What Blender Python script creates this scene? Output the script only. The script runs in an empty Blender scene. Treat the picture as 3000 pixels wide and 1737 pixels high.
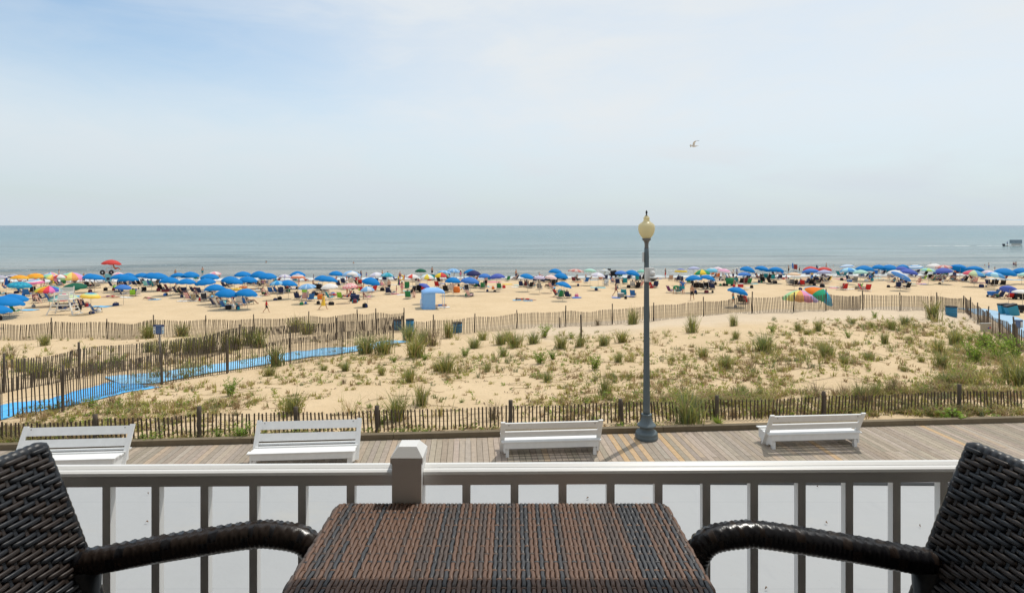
import bpy, bmesh, math, random
import numpy as np
from mathutils import Vector, Matrix
random.seed(7)
R = math.radians
SC = bpy.context.scene
COL = SC.collection
# ------------------------------------------------------------------ camera model (level camera, shifted lens)
F, CX, HY, HC = 1700.0, 1500.0, 660.0, 5.2
KS = math.atan(0.0753)
CU, SU = math.cos(KS), math.sin(KS)
def W(a, b):                      # boardwalk frame: a along the kerb, b out to sea
    return (a*CU - b*SU, 14.30 + a*SU + b*CU)
def AB(x, y):
    y = y - 14.30
    return (x*CU + y*SU, -x*SU + y*CU)
def P(px, py, z=0.0):
    d = F*(HC-z)/(py-HY)
    return Vector(((px-CX)*d/F, d, z))
SUN_EL = R(64); SUN_AZ = math.atan2(0.673, 0.739)
SUNV = Vector((math.sin(SUN_AZ)*math.cos(SUN_EL), math.cos(SUN_AZ)*math.cos(SUN_EL), math.sin(SUN_EL)))
# ------------------------------------------------------------------ object helpers
def link(o, parent=None):
    COL.objects.link(o)
    if parent: o.parent = parent
    return o
def obj(name, me, mats=None, parent=None, loc=(0,0,0), rot=None, smooth=None):
    if mats is not None:
        if len(me.materials): me.materials.clear()
        for m in (mats if isinstance(mats, (list, tuple)) else [mats]): me.materials.append(m)
    if smooth is not None:
        me.polygons.foreach_set('use_smooth', [smooth]*len(me.polygons))
    o = bpy.data.objects.new(name, me); o.location = loc
    if rot: o.rotation_euler = rot
    return link(o, parent)
def empty(name, loc=(0,0,0), rz=0, rot=None):
    o = bpy.data.objects.new(name, None); o.location = loc; o.rotation_euler = rot or (0,0,rz)
    o.empty_display_size = .2
    return link(o)
def tag(o, label=None, cat=None, group=None, kind=None):
    if label: o['label'] = label
    if cat: o['category'] = cat
    if group: o['group'] = group
    if kind: o['kind'] = kind
    return o
class MB:
    """collects faces for one mesh"""
    def __init__(s): s.v=[]; s.f=[]; s.m=[]; s.sm=[]; s.c=[]
    def add(s, vs, fs, mi=0, sm=False, tint=None):
        n=len(s.v); s.v += [tuple(x) for x in vs]
        for f in fs:
            s.f.append(tuple(n+i for i in f)); s.m.append(mi); s.sm.append(sm); s.c.append(tint)
    def box(s, c, sz, M=None, mi=0, tint=None):
        x,y,z=[k/2 for k in sz]
        vs=[Vector((sx*x,sy*y,sz_*z)) for sx in(-1,1) for sy in(-1,1) for sz_ in(-1,1)]
        if M is not None: vs=[M@v for v in vs]
        vs=[v+Vector(c) for v in vs]
        s.add(vs,[(0,1,3,2),(4,6,7,5),(0,4,5,1),(2,3,7,6),(0,2,6,4),(1,5,7,3)],mi,False,tint)
    def bar(s, p, q, w, t, mi=0, up=(0,0,1), tint=None):
        p=Vector(p); q=Vector(q); d=q-p; L=d.length
        z=d.normalized(); x=Vector(up).cross(z)
        if x.length<1e-4: x=Vector((1,0,0))
        x.normalize(); y=z.cross(x)
        M=Matrix((x,y,z)).transposed()
        s.box((p+q)/2,(w,t,L),M,mi,tint)
    def tube(s, pts, r, n=8, mi=0, cap=True, tint=None, flat=1.0):
        pts=[Vector(p) for p in pts]; N=len(pts)
        rs=r if isinstance(r,(list,tuple)) else [r]*N
        vs=[]; ref=None
        for i,p in enumerate(pts):
            t=(pts[min(i+1,N-1)]-pts[max(i-1,0)]).normalized()
            if ref is None:
                ref=Vector((0,0,1)) if abs(t.z)<.9 else Vector((1,0,0))
            x=ref.cross(t); 
            if x.length<1e-4: x=Vector((1,0,0))
            x.normalize(); y=t.cross(x); ref=y
            for k in range(n):
                a=2*math.pi*k/n
                vs.append(p+(x*math.cos(a)+y*math.sin(a)*flat)*rs[i])
        fs=[(i*n+k,i*n+(k+1)%n,(i+1)*n+(k+1)%n,(i+1)*n+k) for i in range(N-1) for k in range(n)]
        if cap: fs+= [tuple(range(n-1,-1,-1)), tuple((N-1)*n+k for k in range(n))]
        s.add(vs,fs,mi,True,tint)
    def lathe(s, prof, n=24, mi=0, c=(0,0,0), flute=0, fl=0.0, frange=None):
        vs=[]; c=Vector(c)
        for (r,z) in prof:
            for k in range(n):
                a=2*math.pi*k/n; rr=r
                if flute and frange and frange[0]<=z<=frange[1]:
                    rr=r*(1-fl*abs(math.sin(a*flute/2)))
                vs.append(c+Vector((rr*math.cos(a),rr*math.sin(a),z)))
        N=len(prof)
        fs=[(i*n+k,i*n+(k+1)%n,(i+1)*n+(k+1)%n,(i+1)*n+k) for i in range(N-1) for k in range(n)]
        fs+=[tuple(range(n-1,-1,-1)), tuple((N-1)*n+k for k in range(n))]
        s.add(vs,fs,mi,True)
    def mesh(s, name='m'):
        me=bpy.data.meshes.new(name); me.from_pydata(s.v,[],s.f)
        me.polygons.foreach_set('material_index',s.m); me.polygons.foreach_set('use_smooth',s.sm)
        if any(c is not None for c in s.c):
            at=me.color_attributes.new('tint','FLOAT_COLOR','CORNER')
            buf=[]
            for f,c in zip(s.f,s.c):
                c=c or (1,1,1)
                buf += [c[0],c[1],c[2],1.0]*len(f)
            at.data.foreach_set('color',buf)
        me.update(); return me
    def build(s, name, mats, parent=None, loc=(0,0,0), rot=None):
        return obj(name, s.mesh(name), mats, parent, loc, rot)
# ------------------------------------------------------------------ materials
MATS={}
class NT:
    def __init__(s, nt): s.nt=nt
    def n(s, t, **kw):
        nd=s.nt.nodes.new(t)
        for k,v in kw.items(): setattr(nd,k,v)
        return nd
    def l(s, a, b): s.nt.links.new(a,b)
    def val(s, sock, x):
        if hasattr(x,'node'): s.l(x,sock)
        else: sock.default_value=x
    def math(s, op, a, b=None, c=None, clamp=False):
        nd=s.n('ShaderNodeMath',operation=op,use_clamp=clamp)
        for i,x in enumerate((a,b,c)):
            if x is not None: s.val(nd.inputs[i],x)
        return nd.outputs[0]
    def noise(s, vec, scale, det=3, rough=.55, dist=0):
        nd=s.n('ShaderNodeTexNoise'); nd.inputs['Scale'].default_value=scale; nd.inputs['Detail'].default_value=det
        nd.inputs['Roughness'].default_value=rough; nd.inputs['Distortion'].default_value=dist
        if vec is not None: s.l(vec,nd.inputs['Vector'])
        return nd.outputs['Fac']
    def ramp(s, fac, a, b, lo=0., hi=1.):
        nd=s.n('ShaderNodeMapRange',interpolation_type='SMOOTHSTEP'); s.l(fac,nd.inputs['Value'])
        for k,v in (('From Min',a),('From Max',b),('To Min',lo),('To Max',hi)): nd.inputs[k].default_value=v
        return nd.outputs[0]
    def mix(s, f, a, b, bl='MIX'):
        nd=s.n('ShaderNodeMix',data_type='RGBA',blend_type=bl)
        s.val(nd.inputs[0],f)
        for i,x in ((6,a),(7,b)):
            if hasattr(x,'node'): s.l(x,nd.inputs[i])
            else: nd.inputs[i].default_value=(*x,1) if len(x)==3 else x
        return nd.outputs[2]
    def mapping(s, vec, scale=(1,1,1), rot=(0,0,0)):
        nd=s.n('ShaderNodeMapping'); s.l(vec,nd.inputs[0]); nd.inputs['Scale'].default_value=scale; nd.inputs['Rotation'].default_value=rot
        return nd.outputs[0]
    def bump(s, h, strength=.3, dist=.01, nrm=None):
        nd=s.n('ShaderNodeBump'); nd.inputs['Strength'].default_value=strength; nd.inputs['Distance'].default_value=dist
        s.l(h,nd.inputs['Height'])
        if nrm: s.l(nrm,nd.inputs['Normal'])
        return nd.outputs[0]
def newmat(name):
    m=bpy.data.materials.new(name); m.use_nodes=True
    t=NT(m.node_tree); b=m.node_tree.nodes['Principled BSDF']
    return m,t,b
def mat(name, col, rough=.6, var=.12, nscale=6, bump=0, bscale=60, spec=.4, metal=0, tint=False, coat=0, trans=0):
    """general paint / cloth / wood: base colour broken by noise, optional bump"""
    if name in MATS: return MATS[name]
    m,t,b=newmat(name)
    tc=t.n('ShaderNodeTexCoord').outputs['Object']
    nz=t.noise(tc,nscale,4)
    c=t.mix(nz,[k*(1-var) for k in col],[min(1,k*(1+var)) for k in col])
    if tint:
        at=t.n('ShaderNodeAttribute',attribute_name='tint').outputs['Color']
        c=t.mix(1.0,c,at,'MULTIPLY')
    t.l(c,b.inputs['Base Color'])
    b.inputs['Roughness'].default_value=rough; b.inputs['Specular IOR Level'].default_value=spec
    b.inputs['Metallic'].default_value=metal; b.inputs['Coat Weight'].default_value=coat
    if bump:
        h=t.noise(tc,bscale,4); t.l(t.bump(h,bump,.01),b.inputs['Normal'])
    if trans:
        out=m.node_tree.nodes['Material Output']
        tr=t.n('ShaderNodeBsdfTranslucent'); t.l(c,tr.inputs['Color'])
        mx=t.n('ShaderNodeMixShader'); mx.inputs[0].default_value=trans
        t.l(b.outputs[0],mx.inputs[1]); t.l(tr.outputs[0],mx.inputs[2]); t.l(mx.outputs[0],out.inputs['Surface'])
    MATS[name]=m; return m
def fab(col, kind='fabric'):
    k='%s_%02d_%02d_%02d'%((kind,)+tuple(int(x*99) for x in col))
    return mat(k,col,.75,.1,3,.15,40,.25, trans=(.22 if kind=='canopy' else 0))
# ------------------------------------------------------------------ terrain from control points
ctrl=[]
def cp(px,py,z):
    v=P(px,py,z); ctrl.append((v.x,v.y,z))
for a in range(-48,56,8):
    x,y=W(a,.7); ctrl.append((x,y,.0)); x,y=W(a,-3); ctrl.append((x,y,-.05))
for t in [(0,1206,-.2),(181,1177,-.32),(476,1102,-.85),(740,1064,-1.15),(1000,1027,-1.5),(1178,999,-1.75),
          (180,1206,-.3),(473,1127,-.8),(665,1094,-1.0),(850,1067,-1.22),(1150,1016,-1.65),
          (10,1151,-.35),(228,1109,-.68),(465,1070,-1.05),(700,1025,-1.4),(985,995,-1.85),(1190,970,-2.1),
          (100,1040,-1.3),(300,1000,-2.2),(700,985,-2.5),(0,993,-2.75),(315,993,-2.8),(603,985,-2.85),(903,975,-2.9),
          (600,1150,-.45),(800,1200,-.15),(900,1130,-.6),(1100,1080,-.9),(1300,1050,-1.0),(1500,1150,-.25),(1500,1050,-.85),(1300,1150,-.3),
          (1215,990,-2.45),(1514,962,-2.2),(1793,950,-2.05),(2060,927,-1.66),(2325,913,-1.45),(2527,906,-1.35),(2823,915,-1.6),
          (1500,985,-1.8),(1700,960,-1.75),(1800,1000,-.95),(2000,1100,-.15),(2000,1000,-.55),(2000,938,-1.1),(2260,911,-.85),(2500,912,-.85),(2750,912,-1.05),
          (2500,1000,-.25),(2500,1080,-.05),(2250,1050,-.15),(2500,940,-.55),(2250,950,-.55),(2760,960,-.6),(2750,1050,-.2),(2800,1150,0),
          (2867,948,-1.75),(2930,995,-1.5),(2985,1030,-1.0),(2960,945,-2.6),(2990,1090,-.6),(2900,1130,-.1),(3100,1000,-1.7)]:
    cp(*t)
CT=np.array(ctrl); CXY=CT[:,:2]; CZ=CT[:,2]
C0=2.5
def _phi(A,B): return np.sqrt(((A[:,None,:]-B[None,:,:])**2).sum(-1)+C0*C0)
_K=_phi(CXY,CXY); _n=len(CZ)
_A=np.zeros((_n+1,_n+1)); _A[:_n,:_n]=_K-0.15*np.eye(_n); _A[:_n,_n]=1; _A[_n,:_n]=1
RW=np.linalg.solve(_A,np.append(CZ,0))
def _sm(x): x=np.clip(x,0,1); return x*x*(3-2*x)
SEA=-4.05
def beach(b):
    return np.where(b<87, -3.3-.75*(b-38)/49, SEA-.035*(b-87))
def hsh(x,y,s): # smooth lattice noise
    x=x/s; y=y/s; xi=np.floor(x); yi=np.floor(y); xf=_sm(x-xi); yf=_sm(y-yi)
    def g(i,j): v=np.sin(i*127.1+j*311.7)*43758.5453; return v-np.floor(v)
    return (g(xi,yi)*(1-xf)+g(xi+1,yi)*xf)*(1-yf)+(g(xi,yi+1)*(1-xf)+g(xi+1,yi+1)*xf)*yf-.5
def TZ(x,y):
    x=np.atleast_1d(np.asarray(x,float)); y=np.atleast_1d(np.asarray(y,float))
    a=x*CU+(y-14.3)*SU; b=-x*SU+(y-14.3)*CU
    ac=np.clip(a,-44,50); bc=np.clip(b,-3,40)
    xc=ac*CU-bc*SU; yc=14.3+ac*SU+bc*CU
    z=_phi(np.stack([xc,yc],1),CXY)@RW[:_n]+RW[_n]
    w=_sm((b-30)/8.)
    z=z*(1-w)+beach(b)*w
    dn=_sm((b-1.0)/2)*(1-_sm((b-28)/6))
    z=z+dn*(hsh(x,y,3.1)*.22+hsh(x+9,y,1.1)*.09+hsh(x,y+4,.45)*.035)
    z=z+_sm((b-36)/5)*(1-_sm((b-84)/4))*(hsh(x,y,5)*.10+hsh(x,y,1.3)*.05)
    return np.where(b<0.3,-.12,z)
def tz(x,y): return float(TZ(x,y)[0])
_YA=np.concatenate([np.arange(13,50,.12),np.arange(50,140,.35),np.arange(140,420,2)])
def hit(px,py):
    q=max(1.0,py-HY); lo=F*(HC-.7)/q-.5; hi=F*(HC+4.4)/q+2
    _Y=_YA[(_YA>=lo)&(_YA<=hi)]
    if len(_Y)<2: _Y=_YA
    x=(px-CX)/F*_Y; zr=HC-(py-HY)/F*_Y; zt=TZ(x,_Y)
    k=np.nonzero(zr<=zt)[0]
    if len(k)==0: i=len(_Y)-1
    else: i=k[0]
    if i>0:
        d0=zr[i-1]-zt[i-1]; d1=zr[i]-zt[i]; t=d0/(d0-d1) if d0!=d1 else 0
        Y=_Y[i-1]+t*(_Y[i]-_Y[i-1])
    else: Y=_Y[0]
    X=(px-CX)/F*Y
    return Vector((X,Y,tz(X,Y)))
EXPO=0.0; SKS=0.12; CLB=7.2; SUNE=2.7
# ------------------------------------------------------------------ camera, sun, sky
cam=bpy.data.cameras.new('camera'); co=bpy.data.objects.new('camera',cam); COL.objects.link(co)
co.location=(0,0,HC); co.rotation_euler=(R(90),0,0)
cam.sensor_width=36; cam.lens=36*F/3000; cam.shift_y=-(868.5-HY)/3000; cam.clip_end=60000; cam.clip_start=.05
SC.camera=co
sl=bpy.data.lights.new('sun','SUN'); sl.energy=SUNE; sl.angle=R(.5); sl.color=(1,.955,.88)
so=bpy.data.objects.new('sun',sl); COL.objects.link(so); so.rotation_euler=(-SUNV).to_track_quat('-Z','Y').to_euler(); so.location=(20,20,40)
SC.view_settings.view_transform='Standard'; SC.view_settings.look='None'; SC.view_settings.exposure=EXPO; SC.view_settings.gamma=1
w=bpy.data.worlds.new('World'); SC.world=w; w.use_nodes=True
t=NT(w.node_tree); bg=w.node_tree.nodes['Background']
sk=t.n('ShaderNodeTexSky',sky_type='NISHITA'); sk.sun_disc=False; sk.sun_elevation=SUN_EL; sk.sun_rotation=SUN_AZ
sk.air_density=1.0; sk.dust_density=1.5; sk.ozone_density=1.5; sk.altitude=10
gen=t.n('ShaderNodeTexCoord').outputs['Generated']
sep=t.n('ShaderNodeSeparateXYZ'); t.l(gen,sep.inputs[0]); x,y,z=sep.outputs
az=t.math('ARCTAN2',x,y); el=t.math('ARCSINE',z,clamp=False)
# thin high cloud sheet: noise in azimuth / elevation, drawn out sideways
cmb=t.n('ShaderNodeCombineXYZ'); t.l(t.math('MULTIPLY',az,1.0),cmb.inputs[0]); t.l(t.math('MULTIPLY',el,3.2),cmb.inputs[1])
tilt=t.mapping(cmb.outputs[0],(1,1,1),(0,0,R(14)))
n1=t.noise(tilt,2.2,6,.55,.5); n2=t.noise(tilt,7,6,.6,.8)
wob=t.math('MULTIPLY_ADD',n1,.22,-.11)
elw=t.math('ADD',el,wob)
# clear gap low in the north-east (left): a tilted band
lo=t.math('MULTIPLY_ADD',az,-.12,.215)        # centre elevation of the gap as a function of azimuth
dd=t.math('SUBTRACT',elw,lo)
band=t.math('SUBTRACT',1.0,t.ramp(t.math('ABSOLUTE',dd),.02,.17))
side=t.ramp(t.math('ADD',az,t.math('MULTIPLY',wob,1.2)),-.66,-.02,1,0)
gap=t.math('MULTIPLY',band,side)
veil=t.math('MULTIPLY_ADD',n2,.26,.70)
veil=t.math('ADD',veil,t.math('MULTIPLY',t.ramp(n1,.42,.62),.14))
veil=t.math('SUBTRACT',veil,t.math('MULTIPLY',gap,.56))
veil=t.math('SUBTRACT',veil,t.ramp(az,-.9,.3,.10,0),clamp=True)
veil=t.math('MAXIMUM',veil,t.ramp(el,.0,.16,.92,0))
hz=t.ramp(el,0,.20,1,0)
cl=t.mix(hz,(CLB*.925,CLB*.97,CLB*1.0),(CLB*.745,CLB*.83,CLB*.90))
# two small puffs of low cloud
puff=None
for (pa,pe,pw,ph) in ((-.648,.226,.013,.007),(-.625,.224,.006,.003),(-.722,.275,.007,.007)):
    da=t.math('DIVIDE',t.math('SUBTRACT',az,pa),pw); de=t.math('DIVIDE',t.math('SUBTRACT',el,pe),ph)
    r2=t.math('ADD',t.math('MULTIPLY',da,da),t.math('MULTIPLY',de,de))
    r2=t.math('ADD',r2,t.math('MULTIPLY_ADD',t.noise(tilt,60,4),1.6,-.8))
    f=t.ramp(r2,0,1.8,.32,0); puff=f if puff is None else t.math('MAXIMUM',puff,f)
fac=t.math('MAXIMUM',veil,t.math('MULTIPLY',puff,.95))
skc=t.mix(fac,t.mix(1.0,sk.outputs[0],(1.2,1.38,1.36),'MULTIPLY'),cl)
t.l(skc,bg.inputs['Color']); bg.inputs['Strength'].default_value=SKS
# ------------------------------------------------------------------ sand
m,t,b=newmat('sand'); MATS['sand']=m
geo=t.n('ShaderNodeNewGeometry').outputs['Position']
tc=t.mapping(geo,(1,1,.3))
a1=t.noise(tc,.35,5,.6); a2=t.noise(tc,6,6,.65); a3=t.noise(tc,40,3)
c=t.mix(t.ramp(a1,.3,.7),(.585,.440,.268),(.640,.487,.306))
c=t.mix(t.math('MULTIPLY',t.ramp(a2,.45,.75),.35),c,(.49,.37,.235))
c=t.mix(t.math('MULTIPLY',t.ramp(a3,.6,.8),.25),c,(.38,.28,.18))
sp=t.n('ShaderNodeSeparateXYZ'); t.l(geo,sp.inputs[0])
# wind-blown grey-white sand on the crest of the dune (its own colour) and wet sand by the water
bb=t.math('ADD',t.math('MULTIPLY',sp.outputs[0],-SU),t.math('MULTIPLY',t.math('SUBTRACT',sp.outputs[1],14.3),CU))
aa=t.math('ADD',t.math('MULTIPLY',sp.outputs[0],CU),t.math('MULTIPLY',t.math('SUBTRACT',sp.outputs[1],14.3),SU))
crest=t.math('MULTIPLY',t.ramp(t.math('ADD',bb,t.math('MULTIPLY_ADD',a1,6,-3)),17,22),t.ramp(bb,29,31,1,0))
crest=t.math('MULTIPLY',crest,t.ramp(aa,-2,6))
c=t.mix(t.math('MULTIPLY',crest,.6),c,(.60,.50,.385))
wet=t.ramp(t.math('ADD',bb,t.math('MULTIPLY_ADD',t.noise(tc,.08,3),5,-2.5)),80.5,84.5)
c=t.mix(wet,c,(.30,.225,.15))
t.l(c,b.inputs['Base Color'])
t.l(t.math('MULTIPLY_ADD',wet,-.55,.92),b.inputs['Roughness']); b.inputs['Specular IOR Level'].default_value=.15
vo=t.n('ShaderNodeTexVoronoi',feature='SMOOTH_F1'); vo.inputs['Scale'].default_value=1.7; t.l(tc,vo.inputs['Vector'])
h=t.math('ADD',t.math('MULTIPLY',vo.outputs['Distance'],.5),t.math('ADD',t.math('MULTIPLY',a2,.5),t.math('MULTIPLY',a3,.05)))
hb=t.math('MULTIPLY',h,t.math('SUBTRACT',1.0,t.math('MULTIPLY',wet,.9)))
t.l(t.bump(hb,.75,.16),b.inputs['Normal'])
def axis(parts):
    o=[]
    for a,b_,s in parts: o+=list(np.arange(a,b_,s))
    return np.array(o+[parts[-1][1]])
def grid(A,B,zf,name,mats,kind):
    AA,BB=np.meshgrid(A,B)
    X=AA*CU-BB*SU; Y=14.30+AA*SU+BB*CU
    Z=zf(X.ravel(),Y.ravel(),AA.ravel(),BB.ravel())
    nv=len(A); nb=len(B)
    vs=np.stack([X.ravel(),Y.ravel(),Z],1)
    i=np.arange(nb-1)[:,None]*nv+np.arange(nv-1)[None,:]; i=i.ravel()
    fs=np.stack([i,i+1,i+nv+1,i+nv],1)
    me=bpy.data.meshes.new(name); me.from_pydata(vs.tolist(),[],fs.tolist())
    return tag(obj(name,me,mats,smooth=True),kind=kind)
def tzc(X,Y,A,B):
    out=np.empty(len(X))
    for k in range(0,len(X),4000): out[k:k+4000]=TZ(X[k:k+4000],Y[k:k+4000])
    return out
grid(axis([(-420,-140,20),(-140,-60,2.5),(-60,70,.4),(70,150,2.5),(150,420,20)]),
     axis([(-60,-4,8),(-4,.2,.7),(.2,40,.25),(40,90,.6),(90,140,5)]),tzc,'sand',m,'structure')
# ------------------------------------------------------------------ sea
m,t,b=newmat('sea_water')
geo=t.n('ShaderNodeNewGeometry').outputs['Position']
rt=t.mapping(geo,(1,1,1),(0,0,-KS))
sp=t.n('ShaderNodeSeparateXYZ'); t.l(rt,sp.inputs[0]); bb=t.math('SUBTRACT',sp.outputs[1],14.3)
st=t.mapping(rt,(.18,1,1))
big=t.noise(t.mapping(rt,(.006,.03,1)),1,4,.6)
bbw=t.math('ADD',bb,t.math('MULTIPLY_ADD',big,60,-30))
c=t.mix(t.ramp(bbw,92,190),(.29,.29,.26),(.18,.26,.27))
c=t.mix(t.ramp(bbw,150,520),c,(.065,.19,.235))
c=t.mix(t.ramp(bbw,500,2500),c,(.018,.100,.17))
streak=t.noise(t.mapping(rt,(.012,.10,1)),1,5,.65)
c=t.mix(t.math('MULTIPLY',t.ramp(streak,.42,.66),.8),c,(.055,.11,.125))
n2=t.noise(st,.9,5,.6); n3=t.noise(t.mapping(rt,(.35,1,1)),5,3,.6)
swash=t.math('ADD',bb,t.math('MULTIPLY_ADD',t.noise(t.mapping(rt,(.12,.2,1)),1,4,.6),7,-3.5))
foam=t.math('MULTIPLY',t.ramp(swash,85.2,86.4),t.ramp(swash,88.2,92.5,1,0))
foam=t.math('MULTIPLY',foam,t.ramp(t.noise(t.mapping(rt,(.5,1.4,1)),1.2,4,.7),.33,.55))
br=t.math('MULTIPLY',t.ramp(bb,92,97),t.ramp(bb,118,140,1,0))
foam2=t.math('MULTIPLY',br,t.math('MULTIPLY',t.ramp(n3,.60,.70),t.ramp(streak,.5,.7)))
foam=t.math('MAXIMUM',foam,foam2,clamp=True)
c=t.mix(foam,c,(.78,.80,.80))
t.l(c,b.inputs['Base Color'])
b.inputs['IOR'].default_value=1.33
t.l(t.math('MULTIPLY_ADD',foam,.5,.16),b.inputs['Roughness'])
b.inputs['Specular IOR Level'].default_value=.22
h=t.math('ADD',t.math('MULTIPLY',n2,1.0),t.math('MULTIPLY',n3,.22))
h=t.math('ADD',h,t.math('MULTIPLY',t.noise(t.mapping(rt,(.05,.22,1)),1,4,.6),2.2))
t.l(t.bump(h,1.0,.55),b.inputs['Normal'])
def seaz(X,Y,A,B):
    ph=B/5.2*6.283+hsh(A,B*.0,26)*6+hsh(A+50,B,60)*7
    am=.20*_sm((B-88)/10)*(1-_sm((B-104)/45))+.05*_sm((B-90)/20)
    msk=np.clip(hsh(A,B,34)*2.2+.55,0,1)
    far=(1-_sm((B-190)/40))*(np.abs(A)<230)
    ph2=B/13.5*6.283+hsh(A,B,40)*5
    return SEA+far*(am*msk*(.5+.5*np.sin(ph))**3+.13*_sm((B-92)/10)*(.5+.5*np.sin(ph2))**4*np.clip(hsh(A+30,B,25)*3+.6,0,1))
grid(axis([(-30000,-6000,6000),(-6000,-1200,1200),(-1200,-240,120),(-240,-130,5),(-130,180,1.3),(180,240,5),(240,1200,120),(1200,6000,1200),(6000,30000,6000)]),
     axis([(82,150,.45),(150,240,1.2),(240,400,20),(400,1200,80),(1200,6000,600),(6000,36000,6000)]),seaz,'sea',m,'structure')
# ------------------------------------------------------------------ boardwalk and its kerb
plank=mat('plank_wood',(.36,.305,.245),.85,.30,9,.5,90,.2,tint=True)
nt=plank.node_tree; t=NT(nt); bs=nt.nodes['Principled BSDF']
g=t.noise(t.mapping(t.n('ShaderNodeTexCoord').outputs['Object'],(40,2.2,1)),1.6,6,.65)
old=bs.inputs['Base Color'].links[0].from_socket
k2=t.noise(t.mapping(t.n('ShaderNodeTexCoord').outputs['Object'],(9,1.1,1)),1,5,.7)
cc=t.mix(t.math('MULTIPLY',t.ramp(g,.5,.78),.55),old,(.13,.112,.095)); cc=t.mix(t.math('MULTIPLY',t.ramp(k2,.55,.8),.5),cc,(.47,.43,.385))
t.l(cc,bs.inputs['Base Color'])
kb=MB(); pw=.135
rng=random.Random(3)
ORANGE={}
for px in (1818,1893,1848,1965,2010,2415,1600,2870): # newer yellow boards, read off the photograph
    v=P(px,1320); ORANGE[round(AB(v.x,v.y)[0]/pw)]=rng.choice([(1.38,1.12,.78),(1.25,1.12,.94),(1.38,1.13,.82)])
k0=int(-26/pw)
for k in range(k0,int(32/pw)):
    a=k*pw
    j=[-11.5,-6.9 if k%2 else -5.4,-1.6 if k%2 else -3.1,-.01]
    for b0,b1 in zip(j[:-1],j[1:]):
        s=rng.uniform(.80,1.12); tn=(s*rng.uniform(.98,1.05),s,s*rng.uniform(.94,1.03))
        if k in ORANGE and b1>-3.2: tn=ORANGE[k]
        elif rng.random()<.05: tn=(1.15,1.06,.97)
        kb.box((a,(b0+b1)/2,-.02+rng.uniform(-.0015,.0015)),(pw-.009,b1-b0-.006,.04),None,0,tn)
tag(kb.build('boardwalk',plank,loc=(0,14.3,0),rot=(0,0,KS)),kind='structure')
ks=MB(); dark=mat('kerb_timber',(.17,.135,.088),.85,.25,4,.5,40,.2,tint=True)
for i in range(-7,10):
    L=3.35; s=rng.uniform(.85,1.1)
    ks.box(((i+.52)*L+.4,.085,.052+.002*rng.random()),(L-.012,.15,.145),None,0,(s,s,s))
tag(ks.build('boardwalk_kerb',dark,loc=(0,14.3,0),rot=(0,0,KS)),kind='structure')
# ------------------------------------------------------------------ the hotel: roof below, balcony floor, ceiling and wall behind the camera
m,t,b=newmat('roof_membrane')
geo=t.n('ShaderNodeNewGeometry').outputs['Position']
n1=t.noise(geo,1.1,6,.65); n2=t.noise(t.mapping(geo,(3,.8,1)),3,5,.6); n3=t.noise(geo,9,2,.5)
c=t.mix(n1,(.345,.355,.36),(.395,.40,.40))
c=t.mix(t.math('MULTIPLY',t.ramp(n2,.55,.8),.3),c,(.30,.31,.325))
c=t.mix(t.math('MULTIPLY',t.ramp(n3,.70,.78),.4),c,(.40,.38,.36))
seam=t.n('ShaderNodeSeparateXYZ'); t.l(geo,seam.inputs[0])
sv=t.math('ABSOLUTE',t.math('SUBTRACT',t.math('FRACT',t.math('MULTIPLY_ADD',t.math('ADD',seam.outputs[1],t.math('MULTIPLY',t.noise(geo,2,2),.02)),1.05,.30)),.5))
c=t.mix(t.ramp(sv,0,.012,.35,0),c,(.30,.31,.32))
c=t.mix(t.math('MULTIPLY',t.ramp(t.noise(t.mapping(geo,(1,2.2,1)),.9,6,.7),.54,.7),.35),c,(.42,.40,.355))
c=t.mix(t.math('MULTIPLY',t.ramp(t.noise(geo,70,2),.70,.76),.5),c,(.22,.21,.20))
t.l(c,b.inputs['Base Color']); b.inputs['Roughness'].default_value=.7
t.l(t.bump(t.noise(geo,4,4),.25,.03),b.inputs['Normal'])
lr=MB()
zr=HC-1.9
lr.add([(-14,-1.2,zr),(14,-1.2,zr),(14,4.245-.011*(14-2.25),zr),(-14,4.245+.011*(14+2.25),zr),
        (-14,-1.2,-.1),(14,-1.2,-.1),(14,4.245-.011*(14-2.25),-.1),(-14,4.245+.011*16.25,-.1)],
       [(0,1,2,3),(7,6,5,4),(0,4,5,1),(1,5,6,2),(2,6,7,3),(3,7,4,0)])
roof=tag(lr.build('lower_roof',m),kind='structure')
ed=MB(); ang=-.011
ed.bar((-14,4.30+.011*2.25+.011*14,zr-.09),(14,4.30+.011*2.25-.011*14,zr-.09),.09,.22,up=(0,0,1))
tag(ed.build('roof_edge',mat('roof_flashing',(.20,.205,.21),.5)),kind='structure')
bf=MB(); bf.box((0,.22,HC-1.64-.12),(24,2.74,.24)); tag(bf.build('balcony_floor',mat('balcony_deck',(.20,.165,.135),.8)),kind='structure')
bc=MB(); bc.box((0,.15,HC-1.64+2.42+.13),(24,2.81,.26)); tag(bc.build('balcony_ceiling',mat('ceiling_paint',(.55,.54,.52),.8)),kind='structure')
bw=MB(); bw.box((0,-1.4,4.6),(24,.3,9.6)); tag(bw.build('hotel_wall',mat('hotel_siding',(.40,.36,.32),.8)),kind='structure')
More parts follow.
